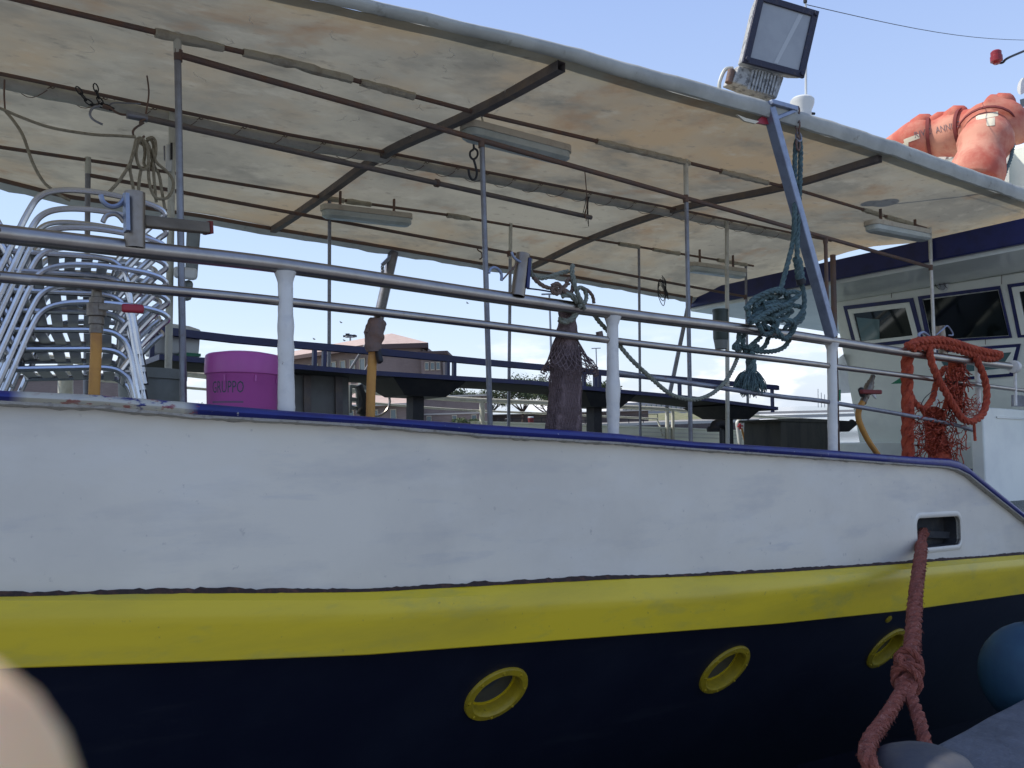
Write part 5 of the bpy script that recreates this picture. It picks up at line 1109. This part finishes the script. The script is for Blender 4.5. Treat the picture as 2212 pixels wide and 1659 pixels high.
m.build('twine', M['ropered'], orb)
wire([(1989, 876), (1996, 862), (2008, 850), (2018, 843)], 3.05, .003, 'black', 'thin_wire', orb)
# mooring rope from the hawse hole to the bollard (world frame below)
#PART5
# ------------------------------------------------------------------ quay, bollard, mooring rope, fender (world frame)
qa, qb = WZ(2029, 1600, 0), WZ(2156, 1533, 0); qd = (qb-qa).normalized(); qn = V((-qd.y, qd.x, 0))
if qn.y > 0: qn = -qn                                                   # qn points from the quay edge back towards the camera side
rows = []
us = [-40, -20, -10, -5] + [-4 + .25*i for i in range(65)] + [14, 20, 40]
for y, z in ((0, -4.5), (0, -.03), (.012, -.008), (.035, 0), (.5, .0), (1, .0), (2, 0), (4, 0), (8, 0), (25, 0)):
    rows.append([qa + qd*u + qn*(y + (.008*noise.noise(V((u*3, 0, 0))) if y < .3 else 0)) + V((0, 0, z + (.006*noise.noise(V((u*1.5, y*2, 0))) if y > .3 else 0))) for u in us])
structure(MB().grid(rows).build('quay', M['quay'], smooth=30))
bc = WZ(1994, 1648, .30); bc.z = 0
bo = thing('bollard', 'dark iron mooring bollard with a domed head at the quay edge', 'bollard', tuple(bc), boat=False)
m = MB(); m.lathe([(.16, 0), (.15, .02), (.10, .05), (.088, .12), (.10, .19), (.15, .235), (.178, .262), (.178, .285), (.16, .315), (.11, .338), (.05, .348), (.001, .35)], bc, (0, 0, 1), 36, cap=False); m.build('post', M['bollard'], bo, smooth=50)
MB().lathe([(.22, 0), (.22, .02), (.15, .022)], bc, (0, 0, 1), 30).build('base_plate', M['bollard'], bo)
hs = BOAT @ PY(1988, 1163, 3.04); h2 = BOAT @ PY(1990, 1182, 2.94)
mo = thing('mooring_rope', 'frayed pink orange mooring rope from the hull hole down round the bollard', 'rope', tuple(hs), boat=False)
up_p = [BOAT @ PY(1996, 1150, 3.10), hs, h2, WD(1988, 1206, 5.5), WD(1982, 1253, 5.1), WD(1977, 1301, 4.75), WD(1973, 1365, 4.35), WD(1968, 1413, 4.1), WD(1963, 1449, 3.92), WD(1956, 1484, 3.77)]
MB().rope(up_p, .042, pitch=.24, fuzz=6).build('doubled_part', M['mooring'], mo)
eb = bc + V((0, 0, .17)); nb_ = 14
def around(a, r=.135, z=.0): d = (-bc*V((1, 1, 0)).length); return eb + V((math.cos(a)*r, math.sin(a)*r, z))
toc = math.atan2(-bc.y, -bc.x)                                         # bearing from the bollard to the camera
left = [WD(1956, 1484, 3.77), WD(1940, 1509, 3.66), WD(1910, 1557, 3.42), WD(1884, 1593, 3.2), WD(1873, 1622, 3.02), WD(1884, 1662, 2.86)] + [around(toc - .30 + .4*k, .155, -.05) for k in range(0, 4)]
rgt = [WD(1958, 1484, 3.76), WD(1969, 1510, 3.68), WD(1983, 1545, 3.56), WD(1993, 1584, 3.42)] + [around(toc + math.pi - .35 - .5*k, .14, -.02) for k in range(0, 5)]
MB().rope(left, .032, pitch=.17, fuzz=5).build('eye_leg', M['mooring'], mo)
MB().rope(rgt, .030, pitch=.17, fuzz=5).build('eye_leg', M['mooring'], mo)
m = MB()
lump(m, [WD(1962, 1425, 3.98), WD(1962, 1450, 3.88), WD(1957, 1480, 3.76), WD(1955, 1500, 3.7)], [.04, .055, .055, .04], .9, 16, .3, 30)
ka, kb = WD(1964, 1420, 3.98), WD(1956, 1492, 3.73); kt = (kb-ka).normalized(); ku = kt.cross(WF).normalized(); kv = ku.cross(kt)
for f, tl_, rr in ((.18, .030, .052), (.45, -.034, .056), (.70, .026, .054)):
    c = ka.lerp(kb, f); m.rope([c + ku*rr*math.cos(a) + kv*rr*math.sin(a) + kt*tl_*math.cos(a) for a in [k*math.pi/5 for k in range(10)]], .019, fuzz=3, closed=True, spl=4)
e_ = ka.lerp(kb, .4); m.rope([e_ + ku*-.03, e_ + ku*-.075 + kt*.01, e_ + ku*-.085 + kt*.045, e_ + ku*-.06 + kt*.06], .018, fuzz=4); m.rope([e_ + ku*.03, e_ + ku*.07 - kt*.01, e_ + ku*.085 + kt*.03, e_ + ku*.05 + kt*.07], .018, fuzz=4); m.build('knot', M['mooring'], mo)
fe = thing('fender', 'round blue rubber fender squeezed between quay and hull at the right edge', 'fender', tuple(WD(2240, 1460, 4.75)), boat=False)
fcn = WD(2243, 1462, 4.72); m = MB(); m.lathe([(.02, .36), (.05, .355), (.06, .31)] + [(.31*math.sin(a), .31*math.cos(a)) for a in [.2+.2*k for k in range(15)]], fcn, (0, 0, 1), 30, cap=False); m.build('ball', M['fender'], fe)
# ------------------------------------------------------------------ sea and the far shore
structure(MB().grid([[V((x, y, -2.9)) for x in (-2500, -300, -40, 0, 40, 300, 2500)] for y in (-300, -40, 0, 40, 300, 3500)]).build('sea', M['sea'], smooth=0))
e1_ = WZ(1640, 905, 0); e0_ = WZ(-1800, 1012, 0); bk1 = e1_ + (e1_-V((0, 0, EYE))).normalized()*500; bk0 = V((e0_.x-300, e0_.y+700, 0)); bk1.z = bk0.z = 0
structure(MB().add([e0_, e1_, bk1, bk0], [(0, 1, 2, 3)]).build('far_quay', M['land'], smooth=0))
up4 = V((0, 0, -.35)); dn = V((0, 0, -3.4))
structure(MB().add([e0_, e1_, e1_+up4, e0_+up4], [(0, 1, 2, 3)]).build('quay_edge', M['kerb'], smooth=0))
structure(MB().add([e0_+up4, e1_+up4, e1_+dn, e0_+dn], [(0, 1, 2, 3)]).add([e1_, bk1, bk1+dn, e1_+dn], [(0, 1, 2, 3)]).build('quay_wall', M['stone'], smooth=0))
g0, g1 = WD(1360, 880, 125), WD(1580, 880, 125); g0.z = g1.z = 0.0
away = (g0*V((1, 1, 0))).normalized()
m = MB(); n_g = 24
m.grid([[g0.lerp(g1, i/n_g) + away*y + V((0, 0, h*(.7+.5*noise.noise(V((i*.4, y, 0)))))) for i in range(n_g+1)] for y, h in ((-6, .02), (0, .9), (5, 1.3), (12, 1.35))]); structure(m.build('grass_bank', M['grass']))
bw0, bw1 = WD(1600, 893, 170), WD(2300, 876, 190); m = MB(); m.bar(bw0, bw1, 6, .5); m.bar(bw0 - V((0, 0, .9)), bw1 - V((0, 0, .9)), 8, .6); structure(m.build('breakwater', M['kerb']))
def facade(name, label, cat, cols, group=None):
    return thing(name, label, cat, tuple(V((cols.x, cols.y, 0))), group, boat=False)
def gpt(px, d, z=0): p = WD(px, 880, d); p.z = z; return p
def wallquad(m, a, b, z0, z1, th=None):
    a, b = V(a), V(b); n_ = (b-a).cross(UP).normalized(); th = th or .3
    if n_.dot(a) < 0: n_ = -n_
    return m.hexa([V((a.x, a.y, z0)), V((b.x, b.y, z0)), V((b.x, b.y, z0))+n_*th, V((a.x, a.y, z0))+n_*th, V((a.x, a.y, z1)), V((b.x, b.y, z1)), V((b.x, b.y, z1))+n_*th, V((a.x, a.y, z1))+n_*th])
def win(par, a, b, f0, f1, z0, z1, nm='window'):
    p, q = a.lerp(b, f0), a.lerp(b, f1); n_ = (b-a).cross(UP).normalized()
    if n_.dot(a) > 0: n_ = -n_
    def P_(c, z, k): return V((c.x, c.y, z)) + n_*k
    f = MB().frame([P_(p, z0, .06), P_(q, z0, .06), P_(q, z1, .06), P_(p, z1, .06)], [P_(p.lerp(q, .1), z0+.15, .06), P_(p.lerp(q, .9), z0+.15, .06), P_(p.lerp(q, .9), z1-.12, .06), P_(p.lerp(q, .1), z1-.12, .06)], n_*.08).build(nm, M['render'], par)
    MB().prism([P_(p.lerp(q, .08), z0+.1, .05), P_(p.lerp(q, .92), z0+.1, .05), P_(p.lerp(q, .92), z1-.1, .05), P_(p.lerp(q, .08), z1-.1, .05)], n_*.02).build('pane', M['pane'], f)
D0 = 120.0
def zy(px, py, d): return WD(px, py, d).z
A = gpt(819, D0); Bq = gpt(916, D0); ze = zy(860, 743, D0); C_ = gpt(560, D0+26); zeC = ze
bd = facade('brick_building', 'large brown brick building with a pink hipped roof and a row of teal windows', 'building', A)
m = MB(); wallquad(m, A, Bq, 0, ze); wallquad(m, C_, A, 0, ze-.4); r_ = (Bq-A); dp = V((-(Bq-A).y, (Bq-A).x, 0)).normalized()*14
if dp.dot(A) < 0: dp = -dp
wallquad(m, Bq, Bq+dp, 0, ze); m.build('wall', M['brick'], bd)
ap = WD(846, 720, D0+7); o_ = 1.0; el = gpt(806, D0-1, ze); er = gpt(929, D0-1, ze); eb_ = gpt(925, D0+14, ze); ebl = gpt(806, D0+15, ze)
apl = C_.lerp(A, 0) ; cl0 = V((C_.x, C_.y, ze-.3)); 
m = MB(); m.add([el, er, eb_, ebl, ap, ap + (C_-A)*.95 + V((0, 0, -.6)), V((C_.x, C_.y, ze-.3)) + (el-A)*V((1, 1, 0)), V((C_.x, C_.y, ze-.3)) + (ebl-A)*V((1, 1, 0))], [(0, 1, 4), (1, 2, 4), (0, 4, 5, 6), (2, 3, 4), (3, 7, 5, 4), (6, 5, 7)]); m.build('roof', M['tile'], bd, smooth=0)
m = MB(); m.hexa([el-V((0, 0, .7)), er-V((0, 0, .7)), eb_-V((0, 0, .7)), ebl-V((0, 0, .7)), el, er, eb_, ebl]); m.bar(el-V((0, 0, .3)), V((C_.x, C_.y, ze-.6)) + (el-A)*V((1, 1, 0)), 1.4, .6); m.build('eave', M['eave'], bd, smooth=0)
A2, B2 = gpt(912, D0-2), gpt(959, D0-2); z2 = zy(930, 766, D0-2)
m = MB(); wallquad(m, A2, B2, 0, z2); wallquad(m, B2, B2+dp*.7, 0, z2); m.build('annex_wall', M['brick'], bd)
m = MB(); q0, q1 = gpt(905, D0-3, z2), gpt(970, D0-3, z2); m.hexa([q0, q1, q1+dp*.8, q0+dp*.8, q0+V((0, 0, .45)), q1+V((0, 0, .45)), q1+dp*.8+V((0, 0, .45)), q0+dp*.8+V((0, 0, .45))]); m.build('annex_roof', M['eave'], bd)
for k in range(9):
    f0 = .985 - .072*k; win(bd, A, C_, 1-f0, 1-f0+.042, ze-5.2, ze-1.7)
for k in range(3): win(bd, A2, B2, .17+.26*k, .36+.26*k, zy(930, 800, D0-2), zy(930, 782, D0-2))
lb = facade('low_building', 'low brick building with pink roof, teal doors and cream frames behind the deck table', 'building', gpt(760, 108))
L0, L1 = gpt(742, 108), gpt(905, 108); zl = zy(820, 873, 108)
m = MB(); wallquad(m, L0, L1, 0, zl); m.build('wall', M['brick'], lb)
rp_ = [gpt(735, 107, zl), gpt(890, 107, zl), gpt(905, 116, zy(880, 852, 116)), gpt(770, 116, zy(780, 846, 116))]
m = MB(); m.add(rp_, [(0, 1, 2, 3)]); rf_ = m.build('roof', M['tile'], lb, smooth=0); sm = rf_.modifiers.new('t', 'SOLIDIFY'); sm.thickness = .3
MB().bar(rp_[0]-V((0, 0, .1)), rp_[1]-V((0, 0, .1)), .3, .25).build('gutter', M['kerb'], lb)
for f0, f1 in ((.05, .14), (.38, .46), (.62, .70), (.84, .92)): win(lb, L0, L1, f0, f1, .1, zl-.7, 'door')
hb = facade('brick_hall', 'plain dark brick hall wall left of the pine trunks behind the far rail', 'building', gpt(905, 112))
H0, H1 = gpt(905, 112), gpt(1062, 112); zh = zy(980, 857, 112); m = MB(); wallquad(m, H0, H1, 0, zh, 6); m.build('wall', M['brick'], hb)
MB().bar(V((H0.x, H0.y, zh+.1)), V((H1.x, H1.y, zh+.1)), .8, .25).build('coping', M['kerb'], hb)
MB().bar(V((H0.x, H0.y, 1.9)), V((H1.x, H1.y, 1.9)), .3, .2).build('white_band', M['kerb'], hb)
for f0, f1 in ((.10, .17), (.45, .52), (.72, .79)): win(hb, H0, H1, f0, f1, .2, 1.7, 'door')
lb2 = facade('brick_wing', 'dark brick wing far left seen between the chair legs', 'building', gpt(60, 110))
W0, W1 = gpt(-350, 105), gpt(330, 112); zw = zy(150, 812, 110); m = MB(); wallquad(m, W0, W1, 0, zw, 5); m.build('wall', M['brick'], lb2)
MB().bar(V((W0.x, W0.y, zw+.1)), V((W1.x, W1.y, zw+.1)), 1.0, .3).build('coping', M['eave'], lb2)
for k in range(6): win(lb2, W0, W1, .52+.075*k, .56+.075*k, 1.2, 3.6)
gw = facade('grey_terrace', 'grey terrace of houses on the far shore behind the slack rope', 'building', gpt(1400, 260))
T0, T1 = gpt(1345, 260), gpt(1500, 270); m = MB(); wallquad(m, T0, T1, 0, zy(1420, 868, 262), 8); m.build('wall', M['greywall'], gw)
for k in range(14): win(gw, T0, T1, .03+.069*k, .06+.069*k, 1.0, zy(1420, 868, 262)-.7)
gs = facade('quay_shed', 'long grey brown harbour wall behind the pine trunks', 'wall', gpt(1100, 116))
S0, S1 = gpt(1060, 116), gpt(1400, 116); m = MB(); wallquad(m, S0, S1, 0, zy(1200, 893, 116), .6); m.build('wall', M['stone'], gs); MB().bar(V((S0.x, S0.y, zy(1200, 893, 116)+.06)), V((S1.x, S1.y, zy(1200, 893, 116)+.06)), .9, .12).build('coping', M['kerb'], gs)
# trees
def tree(name, label, px, d, ztop, halfw, thick, leaves, mat, group=None, trunk=True, zc=None, seed=1, lsz=.34):
    rn = random.Random(seed); b = gpt(px, d); t = thing(name, label, 'tree' if trunk else 'shrub', tuple(b), group, boat=False)
    zc = zc if zc is not None else ztop-thick/2
    if trunk:
        m = MB(); top = b + V((rn.uniform(-.3, .3), 0, zc-thick*.25)); fork = b.lerp(top, .42)
        m.tube([b, b.lerp(fork, .5)+V((.08, 0, 0)), fork], [.26, .21, .18], 9, jit=.1)
        for k in range(8):
            a = k*6.283/8 + rn.uniform(-.3, .3); rr = halfw*rn.uniform(.35, .85); q = V((b.x+math.cos(a)*rr, b.y+math.sin(a)*rr*.8, zc-thick*.15+rn.uniform(0, .4)))
            mid = fork.lerp(q, .5) + V((0, 0, -.25)); P_ = spline([fork, mid, q], 5); m.tube(P_, [.13-.10*i/(len(P_)-1) for i in range(len(P_))], 6)
            for j in range(3):
                s0 = P_[rn.randrange(4, len(P_)-1)]; m.tube([s0, s0 + V((rn.uniform(-1, 1), rn.uniform(-1, 1), rn.uniform(.3, .9)))], .035, 4)
        m.build('trunk', M['bark'], t)
    m = MB(); cl = []
    for k in range(34):
        a = rn.uniform(0, 6.283); r = math.sqrt(rn.random())*.92; zz = rn.uniform(-.6, .8)*(1-.55*r)
        cl.append((V((b.x + math.cos(a)*r*halfw, b.y + math.sin(a)*r*halfw*.85, zc + zz*thick*.5)), rn.uniform(.16, .30)*halfw))
    for k in range(leaves):
        c, r = cl[rn.randrange(len(cl))]; d_ = V((rn.gauss(0, 1), rn.gauss(0, 1), rn.gauss(0, .6))).normalized(); p = c + d_*r*rn.uniform(.55, 1.05)
        u = V((rn.gauss(0, 1), rn.gauss(0, 1), rn.gauss(0, .6))).normalized(); v_ = u.cross(d_).normalized() if u.cross(d_).length > .1 else u.orthogonal(); s = lsz*rn.uniform(.5, 1.2)
        m.add([p - u*s*.5, p + v_*s*.28, p + u*s*.5, p - v_*s*.28], [(0, 1, 2, 3)])
    m.build('crown', M[mat], t, smooth=0); return t
def ztp(px, py, d): return WD(px, py, d).z
G = 'umbrella pines on the far quay'
tree('pine_tree', 'tallest dark umbrella pine, its crown rising over the table left of the net', 1128, 112, ztp(1128, 812, 112), 5.0, 3.4, 5200, 'leafd', G, seed=2)
tree('pine_tree', 'dark umbrella pine right of the net bundle behind the twin rail posts', 1282, 118, ztp(1282, 820, 118), 4.6, 3.4, 4600, 'leafd', G, seed=3)
tree('pine_tree', 'lower dark pine seen under the table beside the thin centre post', 1050, 116, ztp(1050, 842, 116), 4.2, 2.6, 3600, 'leafd', G, seed=4)
tree('pine_tree', 'spreading pine with many forked limbs just left of the net bundle', 1186, 109, ztp(1186, 838, 109), 4.4, 2.5, 3800, 'leafd', G, seed=5)
tree('pine_tree', 'dark pine half hidden behind the middle table leg', 950, 118, ztp(950, 838, 118), 4.0, 2.4, 3000, 'leafd', G, seed=8)
tree('shrub', 'pale green shrub by the hall wall left of the far white post', 993, 104, 1.5, 1.1, 1.3, 900, 'leafl', 'shrubs on the far quay', False, seed=6, lsz=.2)
tree('shrub', 'pale green shrub next to the far white post', 1024, 104, 1.3, .9, 1.1, 700, 'leafl', 'shrubs on the far quay', False, seed=7, lsz=.2)
tree('shrub', 'large dark green shrub seen between the near post and the pink bucket', 436, 90, 4.4, 2.2, 3.4, 2200, 'leafl', 'shrubs on the far quay', False, seed=9, lsz=.24)
# lamp posts, mast light, sailing masts, birds, fence
def lamp_post(label, px, py, d, r, double=True):
    b = gpt(px+ (880-py)*.03, d); z = zy(px, py, d); t = thing('lamp_post', label, 'lamp post', tuple(b), 'lamp posts on the far quay', boat=False)
    top = WD(px, py, d); top = V((b.x, b.y, z)); MB().tube([b, top], [r*1.3, r*.8], 8).build('pole', M['mastm'], t)
    for s in (-1, 1): MB().bar(top, top + RH*s*r*7, r*2.4, r*1.2).build('lamp_head', M['mastm'], t)
lamp_post('tallest grey lamp post on the far quay behind the net bundle', 1187, 634, 100, .14)
lamp_post('slim grey lamp post between the net bundle and the middle stanchion', 1288, 752, 150, .12)
fm = thing('floodlight_mast', 'distant mast with a cluster of floodlights behind the brick building roof', 'mast', tuple(gpt(756, 210)), boat=False)
b = gpt(760, 210); tp = V((b.x, b.y, zy(757, 727, 210))); MB().tube([b, tp], .22, 8).build('pole', M['mastm'], fm)
m = MB(); m.tube([tp + V((1.2*math.cos(a), 1.2*math.sin(a), 0)) for a in [k*math.pi/6 for k in range(12)]], .18, 6, closed=True); m.build('ring', M['mastm'], fm)
for k in range(5):
    a = k*1.25; c = tp + V((1.3*math.cos(a), 1.3*math.sin(a), .2+.3*(k % 2))); MB().bar(c - RH*.5, c + RH*.5, .4, .5).build('lamp_head', M['black'], fm)
sm_ = [(1767, 840, 868), (1774, 848, 868), (1781, 852, 868), (1792, 843, 866), (1799, 838, 866)]
for i, (px, y0, y1) in enumerate(sm_):
    t = thing('sailboat_mast', 'thin sailing boat mast on the horizon left of the right stanchion', 'mast', tuple(WD(px, y1, 240)), 'sailing boat masts on the horizon', boat=False)
    MB().tube([WD(px+.5, y1+12, 240), WD(px, y0, 240)], .09, 6).build('mast', M['mastm'], t)
for px, py, lab in ((737, 697, 'highest small grey bird flying beside the thin far post'), (679, 733, 'small grey bird flying low right of the first stanchion'), (744, 736, 'tiny bird just left of the distant floodlight mast'), (1010, 655, 'tiny bird in the sky left of the second near post')):
    c = WD(px, py, 120); m = MB(); m.lathe([(.01, -.2), (.06, -.05), (.07, .05), (.02, .2)], c, RH, 8); b_ = m.build('bird', M['bird']); tag(b_, lab, 'bird', 'birds over the far quay', boat=False)
    m = MB(); m.add([c, c + RH*.12 + WF*.0, c + RH*-.1 + V((0, 0, .22)) - WF*.35, c + RH*-.18 + V((0, 0, .16)) - WF*.3], [(0, 1, 2, 3)]); m.add([c, c + RH*.12, c + RH*-.1 + V((0, 0, .22)) + WF*.35, c + RH*-.18 + V((0, 0, .16)) + WF*.3], [(0, 1, 2, 3)]); wg = m.build('wings', M['bird'], b_); md = wg.modifiers.new('t', 'SOLIDIFY'); md.thickness = .02
fn_ = thing('quay_fence', 'low dark rail fence along the far quay behind the net bundle', 'fence', tuple(gpt(1100, 103)), boat=False)
F0, F1 = gpt(1075, 103), gpt(1420, 103)
for z in (.5, 1.0): MB().bar(V((F0.x, F0.y, z)), V((F1.x, F1.y, z)), .06, .06).build('rail', M['black'], fn_)
for k in range(12): p = F0.lerp(F1, k/11); MB().bar(p, p+V((0, 0, 1.05)), .07, .07, (0, 1, 0)).build('fence_post', M['black'], fn_)
for px, lab in ((1096, 'dark bin under the far rail left of the thin post'), (1146, 'dark red post with a white collar under the far rail')):
    p = gpt(px, 100); t = thing('quay_bin' if px < 1100 else 'hydrant', lab, 'bin' if px < 1100 else 'hydrant', tuple(p), boat=False)
    MB().lathe([(.32, 0), (.36, .8), (.4, 1.0), (.3, 1.1)], p, (0, 0, 1), 12).build('body', M['black'] if px < 1100 else M['strap'], t)
    if px > 1100: MB().tube([p+V((.3*math.cos(a), .3*math.sin(a), 1.15)) for a in [k*math.pi/5 for k in range(10)]], .08, 6, closed=True).build('collar', M['plastic'], t)
# ------------------------------------------------------------------ the photographer's hand: one fingertip reaches into the corner
def CS(x, y, d): return V((0, 0, EYE)) + WR*x + WU*y + WF*d
hv = []; he = []; hr_ = []
def hadd(p, r, par=None):
    hv.append(CS(*p)); hr_.append(r); i = len(hv)-1
    if par is not None: he.append((par, i))
    return i
root = hadd((-.135, -.105, -.045), .030)
w1 = hadd((-.150, -.165, -.075), .024, root); w2 = hadd((-.165, -.26, -.13), .030, w1); w3 = hadd((-.18, -.36, -.19), .038, w2)
def finger(chain, rr):
    p = root
    for c, r in zip(chain, rr): p = hadd(c, r, p)
TIP = (-.0262, -.0195, .0350)
finger([(-.118, -.068, -.012), (-.080, -.044, .026), (-.052, -.031, .0345), (-.034, -.0225, .0352), TIP, (-.0209, -.0171, .0348)], [.013, .0106, .0102, .0101, .0098, .0066])
finger([(-.130, -.078, -.022), (-.098, -.066, .020), (-.078, -.068, .002), (-.090, -.078, -.016)], [.013, .0098, .0090, .0078])
finger([(-.140, -.090, -.030), (-.112, -.084, .010), (-.092, -.086, -.006), (-.102, -.094, -.022)], [.012, .0092, .0086, .0074])
finger([(-.148, -.104, -.038), (-.124, -.102, -.004), (-.106, -.104, -.018), (-.113, -.109, -.030)], [.011, .0082, .0076, .0066])
finger([(-.116, -.108, -.060), (-.090, -.094, -.062), (-.066, -.076, -.050), (-.056, -.066, -.040)], [.015, .0115, .0100, .0082])
me = bpy.data.meshes.new('person'); me.from_pydata([tuple(v) for v in hv], he, []); me.materials.append(M['skin'])
hand = bpy.data.objects.new('person', me); COL.objects.link(hand)
sk_ = hand.modifiers.new('skin', 'SKIN'); sk_.use_smooth_shade = True; sb_ = hand.modifiers.new('sub', 'SUBSURF'); sb_.levels = 2; sb_.render_levels = 2
for i, v in enumerate(me.skin_vertices[0].data): v.radius = (hr_[i], hr_[i]); v.use_root = (i == 0)
tag(hand, 'blurred fingertip of the photographer reaching into the lower left corner', 'person', boat=False)
# ------------------------------------------------------------------ the boat and all aboard share its slight heel
for o in list(COL.objects):
    if o.get('_boat'): o.matrix_basis = BOAT @ o.matrix_basis
for o in COL.objects:
    for k in ('_boat', '_loc', '_o'):
        if k in o: del o[k]
